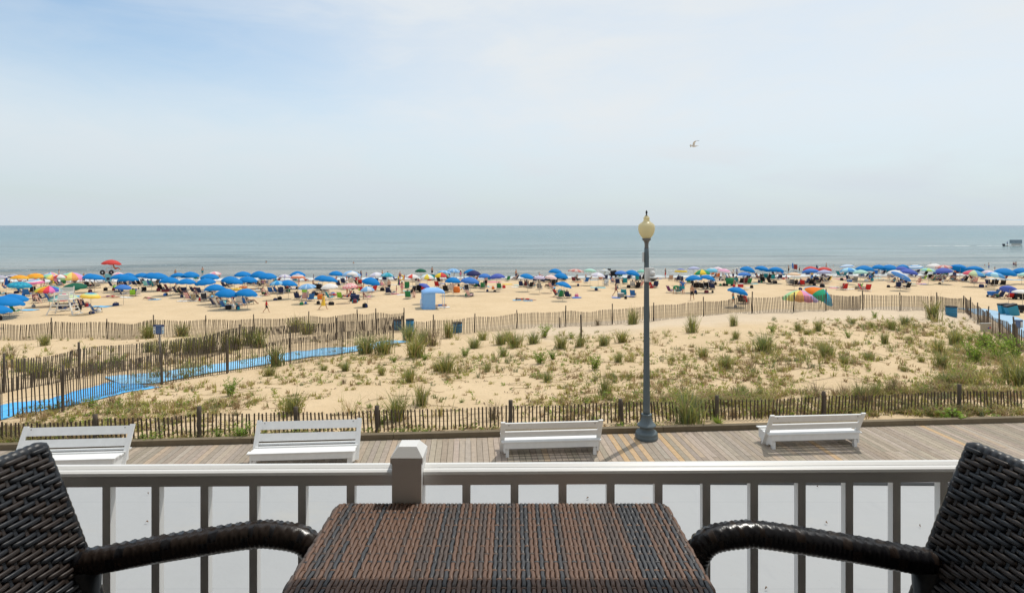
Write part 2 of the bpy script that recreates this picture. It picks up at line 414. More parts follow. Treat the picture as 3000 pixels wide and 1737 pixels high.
# ------------------------------------------------------------------ balcony railing
white=mat('white_rail_paint',(.80,.80,.785),.38,.03,3,spec=.5)
YR=lambda x:1.385+.0134*x
ra=empty('balcony_railing',(0,0,HC-1.64)); tag(ra,'white metal balcony railing of square balusters in front of the wicker table','railing')
RZ=HC-.57-(HC-1.64)   # rail top above floor
ang=math.atan(.0134)
def railbar(x0,x1):
    pr=[(-.0225,-.0385),(-.0225,-.018),(-.0235,-.0135),(-.021,-.008),(-.015,-.005),(-.0078,-.0045),(-.0063,-.0085),(-.0045,-.0045),(.004,0),(.015,-.001),(.021,-.006),(.0235,-.0125),(.0225,-.018),(.0225,-.0385)]
    mb=MB(); n=len(pr); vs=[]
    for x in (x0,x1):
        for (dy,dz) in pr: vs.append((x,YR(x)+dy,RZ+dz))
    fs=[(i,i+n,(i+1)%n+n,(i+1)%n) for i in range(n)]
    mb.add(vs,fs,0,False); mb.add(vs,[tuple(range(n)),tuple(range(2*n-1,n-1,-1))])
    # shadowed lower channel that carries the balusters
    return mb
PXP=-.2425   # post centre
for x0,x1 in ((-3.2,PXP-.0345),(PXP+.0345,3.2)):
    o=railbar(x0,x1).build('top_rail',white,ra); 
    mb=MB(); mb.bar((x0,YR(x0),.10),(x1,YR(x1),.10),.035,.04); mb.build('bottom_rail',white,ra)
SPB=.1143
def bal(x):
    mb=MB(); mb.box((x,YR(x),(RZ-.036+.1)/2),(.0188,.0188,RZ-.036-.1)); mb.build('baluster',white,ra)
for k in range(24): bal(1345*0+ (1367-1500)*1.385/1700 + k*SPB)
for k in range(24): bal((1032-1500)*1.385/1700 - k*SPB)
po=MB(); y=YR(PXP)-.012; h=.034
po.box((PXP,y,(RZ+.035)/2),(2*h,2*h,RZ+.035)); po.build('post',white,ra)
cpm=MB(); h2=.0372; z0=RZ+.022; z1=RZ+.0355; z2=RZ+.056; h3=.021
cpm.add([(PXP-h2,y-h2,z0),(PXP+h2,y-h2,z0),(PXP+h2,y+h2,z0),(PXP-h2,y+h2,z0),
         (PXP-h2,y-h2,z1),(PXP+h2,y-h2,z1),(PXP+h2,y+h2,z1),(PXP-h2,y+h2,z1),
         (PXP-h3,y-h3,z2),(PXP+h3,y-h3,z2),(PXP+h3,y+h3,z2),(PXP-h3,y+h3,z2)],
        [(0,1,5,4),(1,2,6,5),(2,3,7,6),(3,0,4,7),(4,5,9,8),(5,6,10,9),(6,7,11,10),(7,4,8,11),(8,9,10,11),(3,2,1,0)])
cpm.build('post_cap',white,ra)
# ------------------------------------------------------------------ wicker
def wick(name,col,var=.25,rough=.38,spec=.5):
    if name in MATS: return MATS[name]
    m,t,b=newmat(name); tc=t.n('ShaderNodeTexCoord').outputs['Object']
    f=t.noise(t.mapping(tc,(260,18,260)),1,3,.6); g=t.noise(tc,9,3)
    c=t.mix(f,[k*(1-var) for k in col],[k*(1+var) for k in col]); c=t.mix(t.math('MULTIPLY',g,.5),c,[k*.55 for k in col])
    t.l(c,b.inputs['Base Color']); b.inputs['Roughness'].default_value=rough; b.inputs['Specular IOR Level'].default_value=spec
    t.l(t.bump(f,.25,.002),b.inputs['Normal']); MATS[name]=m; return m
WB=wick('wicker_brown',(.20,.118,.082),.35,.46,.35); WG=wick('wicker_grey',(.070,.072,.078),.3,.42,.4); WT=wick('wicker_taupe',(.12,.09,.077),.3,.46,.35)
WN=wick('wicker_navy_black',(.014,.017,.023),.3,.42,.45); WD=wick('wicker_dark_brown',(.032,.022,.018),.35,.42,.45)
CORE=mat('wicker_core',(.008,.007,.007),.8,.1)
def strand(mb, pts, nrm, wid, thk, mi, n=6):
    """flat woven strip following pts; nrm = surface normal, wid across, thk thick"""
    N=len(pts); vs=[]
    for i,p in enumerate(pts):
        tg=(pts[min(i+1,N-1)]-pts[max(i-1,0)]).normalized()
        x=tg.cross(nrm).normalized(); y=x.cross(tg)
        for k in range(n):
            a=2*math.pi*k/n
            vs.append(p+x*math.cos(a)*wid+y*math.sin(a)*thk)
    mb.add(vs,[(i*n+k,i*n+(k+1)%n,(i+1)*n+(k+1)%n,(i+1)*n+k) for i in range(N-1) for k in range(n)],mi,True)
# ---- table
TZt=HC-.634; TX0,TX1,TY1,TY0=-.406,.360,1.342,.565
tb=empty('wicker_table',((TX0+TX1)/2,(TY0+TY1)/2,HC-1.64)); tag(tb,'square brown and charcoal woven wicker bar table standing against the balcony railing','table')
o0=Vector(tb.location)
rw=random.Random(11)
mb=MB(); UPv=Vector((0,0,1))
nst=87; sx=(TX1-TX0)/nst; ny=29; sy=(TY1-TY0)/ny
runs=[]
c=rw.choice([0,1])
for k in range(nst):
    x=TX0+(k+.5)*sx; pts=[]
    for j in range(ny*8+1):
        y=TY0+j*sy/8
        rr_=abs(j/8-round(j/8)); zz=(.0008-.0034*max(0,1-rr_/.24)) if (round(j/8)+k)%2 else (.0008+.0012*max(0,1-rr_/.34))
        x2=x+.0006*math.sin(j*.7+k)
        # edges roll over the rim
        e=min(y-TY0,TY1-y); drop=-.014*(1-min(1,e/.016))**2
        ex=min(x-TX0,TX1-x); drop+=-.012*(1-min(1,ex/.02))**2
        pts.append(Vector((x2,y,TZt-.004+zz+drop))-o0)
    ph=rw.random()
    mi=rw.choices([0,1,2],[.50,.30,.20])[0]
    # a strand changes colour along its length now and then
    cut=rw.choice([0,1]); 
    if cut:
        q=rw.randrange(40,len(pts)-40); strand(mb,pts[:q+1],UPv,sx*.475,.0021,mi); strand(mb,pts[q:],UPv,sx*.475,.0021,rw.choice([0,1,2]))
    else: strand(mb,pts,UPv,sx*.475,.0021,mi)
for j in range(ny+1):
    y=TY0+j*sy if 0<j<ny else (TY0+.004 if j==0 else TY1-.004); pts=[]
    for k in range(nst*2+1):
        x=TX0+k*sx/2
        zz=.0012*math.cos(math.pi*(j+1+(k-1)/2))-.0004
        ex=min(x-TX0,TX1-x); drop=-.012*(1-min(1,ex/.02))**2
        if j in(0,ny): drop-=.01
        pts.append(Vector((x,y+rw.uniform(-.0007,.0007),TZt-.0045+zz+drop))-o0)
    strand(mb,pts,UPv,.0034,.0017,rw.choices([0,1,2],[.45,.3,.25])[0],5)
mb.build('tabletop',[WB,WG,WT],tb)
ap=MB(); cx,cy=0,0; hw,hd=(TX1-TX0)/2,(TY1-TY0)/2; zt=TZt-o0.z
ap.box((0,0,zt-.020),(2*hw-.008,2*hd-.008,.018)); ap.build('table_core',CORE,tb)
mb=MB()
for s in range(4):
    L=hw if s%2==0 else hd
    for r in range(6):
        z=zt-.019-r*.0115; pts=[]; n=int(2*L/.009)
        for i in range(n+1):
            u=-L+2*L*i/n; off=.0016*math.cos(math.pi*(i/2.+r))
            q={0:(u,-hd+.004-off,z),1:(hw-.004+off,u,z),2:(-u,hd-.004+off,z),3:(-hw+.004-off,-u,z)}[s]
            pts.append(Vector(q))
        nr={0:(0,-1,0),1:(1,0,0),2:(0,1,0),3:(-1,0,0)}[s]
        strand(mb,pts,Vector(nr),.0056,.002,rw.choices([0,1,2],[.4,.4,.2])[0],5)
mb.build('apron',[WB,WG,WT],tb)
for sx_ in(-1,1):
    for sy_ in(-1,1):
        mb=MB()
        mb.lathe([(.024+.0016*(i%2),.0+i*.012) for i in range(int((zt-.09)/.012)+1)],12,0,(sx_*(hw-.035),sy_*(hd-.035),0)); mb.build('leg',WG,tb)
# ---- bar chairs
def make_chair(name,label,X0,side):
    """local frame: +x towards the table, y out to sea; backrest leans away from the table"""
    loc=(X0,1.02,HC-1.64)
    root=empty(name,loc); tag(root,label,'chair','pair of dark wicker bar chairs at the balcony table')
    rr=random.Random(5+side)
    fl=lambda x,y,z:Vector((x*side,y,z))
    ztop=HC-.497-loc[2]; zseat=.66; lean=.34
    Hb=ztop-zseat; hwid=.285
    def back(u,s,off=0):     # u across (-1..1 -> y), s height 0..1
        cur=.022*(u*u)                       # shallow dish
        x=-(.105*(s-.62)/.62 if True else 0) - .012*(s**3) + cur
        taper=1-.0*s
        nrm=fl(1,-.16*u,.30).normalized()
        rnd=.012*max(0,s-.94)/.06
        return fl(x,u*hwid*taper,zseat+Hb*s)+nrm*off, nrm
    stk=.0205; mb=MB(); nrows=int(Hb/.0112)
    for r in range(nrows):
        s=(r+.5)/nrows; pts=[]; ns=int(2*hwid/.0034); cols=rr.choices([0,1],[.52,.48])[0]
        for i in range(ns+1):
            u=-1+2*i/ns; yv=u*hwid
            t3=((yv/stk+r)/3.0)%1.0; q=min(t3,1-t3)      # distance from the stake this row dives under
            hgt=.0045*math.sin(min(1,max(0,(q-.10)/.40))*math.pi/2)**.7 if q>.10 else -.0052*math.cos(q/.10*math.pi/2)
            p,nv=back(u,s,hgt+.003); pts.append(p)
        # each float may show another colour of strip
        k0=0; c=cols
        strand(mb,pts,nv,.0054,.0027,c,6)
        nf=(len(pts)-1)*6; base=len(mb.m)-nf
        for i in range(len(pts)-1):
            yv=(-1+2*(i+.5)/ns)*hwid; fl_=int((yv/stk+r)//3)
            cc=1 if (math.sin(fl_*12.9898+r*78.233)*43758.5)%1<.47 else 0
            for k in range(6): mb.m[base+i*6+k]=cc
    for k in range(-15,16):      # stakes the strips dive under
        u=k*stk/hwid
        if abs(u)<1.0: strand(mb,[back(u,i/12,.0018)[0] for i in range(13)],back(u,.5)[1],.0058,.0016,k%2,6)
    mb.build('backrest',[WN,WD],root)
    mb=MB(); n=16; pts=[]
    va=[back(-1+2*i/n,j/8,-.004)[0] for j in range(9) for i in range(n+1)]
    vb=[back(-1+2*i/n,j/8,-.026)[0] for j in range(9) for i in range(n+1)]
    fs=[(j*(n+1)+i,j*(n+1)+i+1,(j+1)*(n+1)+i+1,(j+1)*(n+1)+i) for j in range(8) for i in range(n)]
    mb.add(va+vb,fs+[tuple(x+len(va) for x in f[::-1]) for f in fs],0,True)
    mb.build('back_core',CORE,root)
    # bound rim round the back
    mb=MB(); pts=[]; rad=[]
    path=[back(-1,s/14,-.008)[0] for s in range(15)]+[back(-1+2*i/40,1.0,-.008)[0] for i in range(1,40)]+[back(1,1-s/14,-.008)[0] for s in range(15)]
    dense=[]
    for a,b in zip(path[:-1],path[1:]):
        for q in range(6): dense.append(a.lerp(b,q/6))
    L=0; rads=[]
    for i,p in enumerate(dense):
        if i: L+=(dense[i]-dense[i-1]).length
        rads.append(.0130+.0016*abs(math.sin(L/.017*math.pi)))
    mb.tube(dense,rads,10); mb.build('back_rim',WN,root)
    # arms: rounded, wrapped with strip
    WAD=wick('wicker_arm_brown',(.030,.021,.017),.35,.27,.5); WAN=wick('wicker_arm_black',(.014,.014,.017),.3,.25,.5)
    def arm(ys):
        y=ys*.27
        key=[(-.01,.885),(.09,.898),(.20,.918),(.317,.937),(.42,.952),(.47,.953),(.535,.940),(.565,.905),(.572,.85),(.572,.60),(.572,.0)]
        path=[]
        for i in range(len(key)-1):
            p0=key[max(i-1,0)]; p1=key[i]; p2=key[i+1]; p3=key[min(i+2,len(key)-1)]
            m=34 if i<8 else 60
            for q in range(m):
                tt=q/m
                cr=[.5*((2*p1[d])+(-p0[d]+p2[d])*tt+(2*p0[d]-5*p1[d]+4*p2[d]-p3[d])*tt*tt+(-p0[d]+3*p1[d]-3*p2[d]+p3[d])*tt**3) for d in(0,1)]
                path.append(Vector((cr[0],0,cr[1])))
        vs=[]; n=20; L=0
        for i,p in enumerate(path):
            if i: L+=(path[i]-path[i-1]).length
            tg=(path[min(i+1,len(path)-1)]-path[max(i-1,0)]).normalized()
            up=Vector((-tg.z,0,tg.x)) if True else None
            for k in range(n):
                a=2*math.pi*k/n; ca,sa=math.cos(a),math.sin(a)
                rp=.0262
                ry=rp*1.02
                ph=(L/.0108+ca*.9)                 # slanted wrap
                rid=.0026*(abs(math.sin(math.pi*ph))**.5)
                if sa>.62: rid=.0024*math.cos(2*math.pi*(L/.0216+(k%2)*.5))+.0015   # woven band along the top
                q=p+up*(sa*(rp+rid)); yy=y+ca*(ry+rid)
                vs.append(fl(q.x,yy,q.z))
        N=len(path); mb=MB()
        mis=[0]*0
        for i in range(N-1):
            pass
        fs=[(i*n+k,i*n+(k+1)%n,(i+1)*n+(k+1)%n,(i+1)*n+k) for i in range(N-1) for k in range(n)]
        if side<0: fs=[f[::-1] for f in fs]
        mb.add(vs,fs,0,True)
        for idx,f in enumerate(fs):
            i=idx//n; k=idx%n
            mb.m[idx]=1 if ((i//6+k//3)%5==0) else 0
        mb.build('armrest',[WAN,WAD] if side<0 else [WAD,WAN],root)
    arm(1); arm(-1)
    for ys in(-1,1):
        mb=MB(); mb.tube([fl(.05,ys*.27,.88),fl(.045,ys*.27,.66),fl(.03,ys*.27,.3),fl(-.03,ys*.27,0)],[.033,.027,.024,.022],12); mb.build('rear_leg',WN,root)
    mb=MB()
    mb.box(fl(.33,0,zseat-.03),(.56,.50,.05)); 
    for i in range(40):
        y=-.25+.5*(i+.5)/40
        strand(mb,[fl(.05+.56*j/40,y,zseat+.002+.002*math.cos(math.pi*(j/1.5+i))) for j in range(41)],UPv,.006,.002,i%2,5)
    mb.build('seat',[WN,WD],root)
    mb=MB(); mb.bar(fl(.6,-.27,.25),fl(.6,.27,.25),.03,.03); mb.build('footrest',WN,root)
make_chair('wicker_chair','dark woven wicker armchair with its back at the left end of the railing',-1.0,1)
make_chair('wicker_chair','dark woven wicker armchair with its back at the right end of the railing',.976,-1)
# ------------------------------------------------------------------ benches
bpaint=mat('bench_white_paint',(.76,.76,.745),.55,.09,7,.2,60)
bolt=mat('bolt_iron',(.06,.055,.05),.5)
def bench(label,cx,cy,back):
    """reversible-back boardwalk bench; local x along it, y out to sea, back = +1 far side, -1 near side"""
    root=empty('boardwalk_bench',(cx,cy,0),KS); tag(root,label,'bench','white benches along the boardwalk')
    L=2.26; hl=L/2; D=.31; zs=.345
    for ys in(-1,1):
        mb=MB(); mb.box((0,ys*(D-.03),zs-.085),(L-.12,.03,.13)); mb.build('apron',bpaint,root)
    # seat boards: two outer boards and lower inner ones (shallow V)
    for (y,z,wd,tl) in ((-.255,zs,.12,-.10),(-.125,zs-.022,.125,-.16),(0.01,zs-.034,.125,0),(.14,zs-.022,.12,.16),(.258,zs,.115,.10)):
        mb=MB(); M=Matrix.Rotation(tl*-1,3,'X'); mb.box((0,y,z),(L if abs(y)>.2 else L-.05,wd-.008,.024),M); mb.build('seat_board',bpaint,root)
    for xs in(-1,1):
        mb=MB(); x=xs*(hl-.075)
        prof=[(-.29,.10),(-.29,.33),(-.14,.292),(0,.285),(.14,.292),(.29,.33),(.29,.10),(.18,.10),(.12,.04),(-.12,.04),(-.18,.10)]
        n=len(prof); t_=.02
        mb.add([(x-t_,y,z) for y,z in prof]+[(x+t_,y,z) for y,z in prof],[tuple(range(n)),tuple(range(2*n-1,n-1,-1))]+[(i+n,(i+1)%n+n,(i+1)%n,i) for i in range(n)])
        mb.build('end_board',bpaint,root)
        for ys in(-1,1):
            mb=MB(); mb.box((xs*(hl-.135),ys*.235,.085),(.07,.085,.17)); mb.box((xs*(hl-.135),ys*.235,.2),(.05,.07,.10)); mb.build('leg',bpaint,root)
        mb=MB(); p=Vector((xs*(hl-.028),0,.04)); q=Vector((xs*(hl-.028),back*.40,.83)); mb.bar(p,q,.036,.10,up=(1,0,0)); mb.build('back_arm',bpaint,root)
        mb=MB()
        nb=Vector((0,-.83,back*.40)).normalized() if back>0 else Vector((0,-.83,-.40)).normalized()
        c=Vector((xs*(hl-.16),back*.365,.765))+nb*.026
        mb.tube([c,c+nb*.006],.011,8); mb.build('bolt',bolt,root)
    d=Vector((0,back*.40,.79)).normalized()
    for s0,s1 in ((.70,.855),(.455,.60)):
        mb=MB(); p=Vector((0,0,.04))+d*(s0-.02); q=Vector((0,0,.04))+d*(s1-.0)
        c=(p+q)/2; M=Matrix((Vector((1,0,0)),d.cross(Vector((1,0,0))),d)).transposed()
        mb.box(c,(L-.09,.03,(q-p).length),M); mb.build('back_slat',bpaint,root)
    mb=MB(); mb.tube([(-hl+.2,0,.075),(hl-.2,0,.075)],.010,8); mb.build('tie_rod',mat('rod_steel',(.45,.43,.40),.5),root)
bench('white bench with its back towards the sea, leftmost, behind the left wicker chair',-9.42,12.30,1)
bench('white bench with its back towards the sea, just left of the railing post cap',-4.53,12.70,1)
bench('white bench with its back towards the hotel, left of the lamp post',.87,13.36,-1)
bench('white bench with its back towards the hotel, right of the lamp post',7.06,13.83,-1)
# ------------------------------------------------------------------ lamp post
LX,LY=3.29,14.19
lp=empty('street_lamp',(LX,LY,0)); tag(lp,'tall fluted blue grey lamp post with cream acorn globe on the boardwalk','street lamp')
iron=mat('lamp_iron_paint',(.105,.135,.148),.42,.14,5,.2,30)
mb=MB(); mb.lathe([(.268,0),(.274,.02),(.274,.085),(.262,.10),(.268,.115),(.262,.15),(.238,.178),(.19,.20),(.165,.225),(.16,.265),(.185,.29),(.222,.308),(.228,.325),(.222,.342),(.195,.362),(.162,.40),(.135,.455),(.12,.53),(.116,.56),(.125,.572),(.125,.592),(.10,.60)],64,0,(0,0,0),22,.07,(.36,.54)); mb.build('base',iron,lp)
mb=MB(); mb.lathe([(.0835-.0275*i/40,.59+(4.64-.59)*i/40) for i in range(41)],80,0,(0,0,0),20,.11,(.7,4.5)); mb.build('pole',iron,lp)
mb=MB(); mb.lathe([(.058,4.05),(.06,4.06),(.06,4.085),(.058,4.095)],24); mb.build('band',mat('band_ochre',(.35,.27,.16),.6),lp)
mb=MB(); mb.lathe([(.055,4.62),(.048,4.66),(.045,4.72),(.055,4.78),(.075,4.82),(.10,4.835),(.105,4.85),(.105,4.875),(.09,4.885)],32); mb.build('globe_holder',mat('lamp_bronze',(.14,.135,.125),.5,.3),lp)
gm,t,b=newmat('lamp_globe'); b.inputs['Base Color'].default_value=(.78,.71,.48,1); b.inputs['Roughness'].default_value=.28
tr=t.n('ShaderNodeBsdfTranslucent'); tr.inputs[0].default_value=(.84,.77,.52,1); mx=t.n('ShaderNodeMixShader'); mx.inputs[0].default_value=.5
t.l(b.outputs[0],mx.inputs[1]); t.l(tr.outputs[0],mx.inputs[2]); t.l(mx.outputs[0],gm.node_tree.nodes['Material Output'].inputs['Surface'])
mb=MB(); mb.lathe([(.085,4.878),(.12,4.91),(.155,4.96),(.182,5.02),(.198,5.09),(.2,5.14),(.195,5.19),(.18,5.225),(.155,5.235),(.152,5.248),(.125,5.262),(.09,5.29),(.074,5.315),(.068,5.345),(.070,5.36),(.082,5.368),(.082,5.378),(.065,5.385),(.057,5.405),(.05,5.42),(.03,5.43)],40); mb.build('globe',gm,lp)
mb=MB(); mb.lathe([(.05,4.87),(.05,5.02),(.035,5.04)],16); mb.build('lamp_socket',iron,lp)
mb=MB(); mb.lathe([(.034,5.425),(.03,5.44),(.014,5.452),(.012,5.47),(.022,5.485),(.026,5.51),(.02,5.54),(.008,5.56),(.004,5.565)],16); mb.build('finial',mat('finial_black',(.012,.012,.016),.4),lp)
pl=mat('antenna_plastic',(.55,.56,.55),.5); mb=MB(); mb.box((-.082,0,4.42),(.028,.09,.24)); mb.build('antenna_panel',pl,lp)
sc=empty('security_camera',(LX,LY,0)); tag(sc,'white box security camera with smoked dome mounted on the lamp post','security camera')
pw_=mat('camera_white_plastic',(.66,.65,.62),.45)
mb=MB(); mb.box((.045,-.115,4.0),(.215,.09,.335)); mb.build('housing',pw_,sc)
mb=MB(); mb.box((.085,-.168,4.03),(.12,.03,.2)); mb.build('cover',pw_,sc)
mb=MB(); mb.lathe([(.05,0),(.062,.02),(.064,.05),(.05,.085),(.02,.1)],20,0,(.095,-.22,4.0)); mb.build('bracket',pw_,sc)
mb=MB(); mb.lathe([(.07,0),(.088,.01),(.088,.035),(.06,.05)],24,0,(.10,-.235,3.92)); mb.build('collar',pw_,sc)
mb=MB(); mb.lathe([(.01,-.068),(.035,-.06),(.055,-.04),(.068,-.01),(.07,.002)],20,0,(.10,-.235,3.92)); mb.build('dome',mat('smoked_dome',(.02,.017,.014),.15),sc)
# ------------------------------------------------------------------ sand fences
fw=mat('fence_wood',(.118,.094,.072),.9,.35,3,.3,30,.15,tint=True)
fpost=mat('fence_post_wood',(.105,.085,.066),.9,.4,4,.5,25,.15)
wire=mat('fence_wire',(.10,.085,.07),.6)
def fence(label,pts,posts,h=1.2,sp=.092,lean=.12,wid=.038,seed=0,ph=1.45,pz=None,thick=.075,wires=True,sunk=.0,colour=(1,1,1),sd=0.1):
    rg=random.Random(seed)
    root=empty('sand_fence',(pts[0][0],pts[0][1],tz(*pts[0]))); o0=Vector(root.location)
    tag(root,label,'fence','weathered wooden sand fences on the dune')
    P2=[Vector((x,y)) for x,y in pts]
    cum=[0]
    for a,b in zip(P2[:-1],P2[1:]): cum.append(cum[-1]+(b-a).length)
    LT=cum[-1]
    def at(s):
        s=max(0,min(LT,s))
        for i in range(len(P2)-1):
            if s<=cum[i+1] or i==len(P2)-2:
                q=(s-cum[i])/(cum[i+1]-cum[i]); return P2[i].lerp(P2[i+1],q),(P2[i+1]-P2[i]).normalized()
    # posts: given world xy, projected to arc length
    ps=[]
    for (x,y) in posts:
        v=Vector((x,y)); best=min((( (at(LT*i/400)[0]-v).length, LT*i/400) for i in range(401)))
        ps.append(best[1])
    ps=sorted(ps)
    cuts=[0]+ps+[LT]
    n=int(LT/sp)
    S=np.array([LT*i/max(1,n) for i in range(n+1)]); xy=[at(s) for s in S]
    gz=TZ(np.array([p.x for p,_ in xy]),np.array([p.y for p,_ in xy]))
    o1=rg.uniform(0,99); bays=[MB() for _ in cuts]; tops=[]
    for s,(p,d),g in zip(S,xy,gz):
        bi=sum(1 for c in cuts[1:-1] if c<=s)
        hv=float(hsh(np.array([s]),np.array([o1]),3.0)[0]); h3=float(hsh(np.array([s]),np.array([o1+7]),1.1)[0])
        ln=lean*(hv*2.0)+rg.gauss(0,.018)
        c0=cuts[bi]; c1=cuts[bi+1]; mid=1-abs((s-c0)/(c1-c0+1e-6)*2-1); sag=-.09*h*mid*(1 if c1-c0>1 else 0)
        zb=g-sunk+rg.gauss(0,.008)+(.06 if sunk<.01 and rg.random()<.15 else 0); zt=g-sunk+h*(1+.10*h3)+sag+rg.gauss(0,.008)
        d3=Vector((d.x,d.y,0)); nx=Vector((-d.y,d.x,0)); off=nx*(.05*math.sin(s*.7+o1)+.03)
        p0=Vector((p.x,p.y,zb))+off-o0; p1=p0+Vector((0,0,zt-zb))+d3*ln*h+nx*rg.gauss(0,.012)
        k=rg.uniform(.72,1.25); kk=(k*colour[0],k*colour[1],k*colour[2])
        bays[bi].bar(p0,p1,wid*rg.uniform(.85,1.1),.012,0,nx,kk)
        tops.append((p0,p1))
    for mb in bays:
        if mb.v: mb.build('slat_panel',fw,root)
    if wires:
        for fr in(.18,.42,.66,.90):
            mb=MB()
            mb.tube([a.lerp(b,fr)+Vector((0,0,0)) for a,b in tops[::4]],.0032,4,cap=False); mb.build('wire',wire,root)
    for i,s in enumerate(ps):
        p,d=at(s); g=tz(p.x,p.y); hh=ph*rg.uniform(.92,1.08) if pz is None else pz[i%len(pz)]
        nx=Vector((-d.y,d.x,0)); base=Vector((p.x,p.y,g-.15))-nx*.02-o0
        top=base+Vector((rg.gauss(0,.03),rg.gauss(0,.03),hh+.15))
        mb=MB(); k=6; pp=[base.lerp(top,q/k)+Vector((rg.gauss(0,.004),rg.gauss(0,.004),0)) for q in range(k+1)]
        mb.tube(pp,[thick*.5*rg.uniform(.92,1.08) for _ in pp],9); mb.build('post',fpost,root)
    return root
def gx(px,py): v=hit(px,py); return (v.x,v.y)
# near fence, parallel to the boardwalk
nf=lambda a:W(a,.62+.018*(a+5))
fence('low weathered picket fence just beyond the boardwalk kerb, behind the benches',[nf(a) for a in range(-16,20,3)],
      [W(a,.62+.018*(a+5)) for a in (-12.3,-10.05,-7.65,-5.35,-3.35,.02,3.0,5.5,8.6,12.55,15.5)],h=.56,sp=.10,lean=.11,wid=.036,seed=1,ph=.70,thick=.105,colour=(.95,.9,.85))
A_=[gx(-60,1275),gx(20,1228),gx(180,1206),gx(473,1127),gx(665,1094),gx(850,1067),gx(1000,1040),gx(1150,1016)]
fence('long leaning picket fence on the near side of the blue mat path',A_,[gx(180,1206),gx(473,1127),gx(665,1094),gx(850,1067),gx(1000,1040),gx(1150,1016)],h=1.2,lean=.09,seed=2,ph=1.42,sp=.098,wid=.031)
B_=[gx(-60,1172),gx(10,1151),gx(228,1109),gx(465,1070),gx(700,1025),gx(985,995),gx(1180,972)]
fence('picket fence on the far side of the blue mat path',B_,[gx(10,1151),gx(228,1109),gx(700,1025),gx(985,995),gx(1180,972)],h=1.15,lean=.16,seed=3,ph=1.4,colour=(.85,.88,.9))
C_=[gx(-40,994),gx(152,993),gx(315,993),gx(450,990),gx(603,985),gx(760,980),gx(903,974),gx(1045,970),gx(1184,968)]
fence('picket fence between the left dune and the beach, ending at the blue barrels',C_,[gx(152,993),gx(315,993),gx(450,990),gx(603,985),gx(740,981),gx(903,974),gx(1045,970),gx(1095,969),gx(1184,968)],h=1.22,lean=.13,seed=4,ph=1.5)
D_=[gx(1215,990),gx(1271,985),gx(1391,975),gx(1514,962),gx(1655,957),gx(1793,950),gx(1915,940),gx(2060,927),gx(2201,918),gx(2325,914),gx(2420,910),gx(2527,907),gx(2640,910),gx(2745,912),gx(2823,916)]
fence('long picket fence along the beach edge of the dune, beyond the lamp post',D_,D_[1:],h=1.12,lean=.10,seed=5,ph=1.42,sp=.105)
E_=[gx(2826,915),gx(2845,930),gx(2867,948),gx(2896,968),gx(2930,995),gx(2976,1018),gx(3040,1050)]
fence('picket fence running towards the viewer along the right hand beach path',E_,E_[1:],h=1.2,lean=.06,seed=6,ph=1.5,sp=.11,colour=(1.25,1.22,1.2))
# loose leaning posts on the dune
for i,(px,py,pt) in enumerate([(1702,1001,922),(1640,959,930),(430,972,945)]):
    v=hit(px,py); hh=(py-pt)*v.y/F; mb=MB(); mb.tube([(0,0,-.15),(.01,0,hh*.5),(.0,.02,hh)],[.055,.05,.048],9)
    tag(mb.build('wooden_post',fpost,None,v),['bare grey wooden post standing alone on the dune, left of the lamp post','short wooden post leaning against the beach edge fence','short stub post beside the left dune fence'][i],'post')
# ------------------------------------------------------------------ path mats
blue,t,b=newmat('path_mat_blue'); tc=t.n('ShaderNodeNewGeometry').outputs['Position']
bn=t.noise(tc,1.3,5,.7); c=t.mix(t.ramp(bn,.3,.75),(.06,.40,.82),(.11,.46,.84)); c=t.mix(t.math('MULTIPLY',t.ramp(t.noise(tc,5,5,.7),.58,.75),.35),c,(.46,.46,.40))
t.l(c,b.inputs['Base Color']); b.inputs['Roughness'].default_value=.8
def blend_mat(nm,c0,c1):
    m,t,b=newmat(nm); tc=t.n('ShaderNodeNewGeometry').outputs['Position']
    bn=t.noise(tc,6,5,.75); c=t.mix(t.ramp(bn,.35,.7),c0,c1)
    t.l(c,b.inputs['Base Color']); b.inputs['Roughness'].default_value=.85; return m
pale=blend_mat('path_mat_worn',(.16,.50,.80),(.38,.62,.80)); slate=blend_mat('path_mat_slate',(.27,.43,.56),(.34,.48,.60))
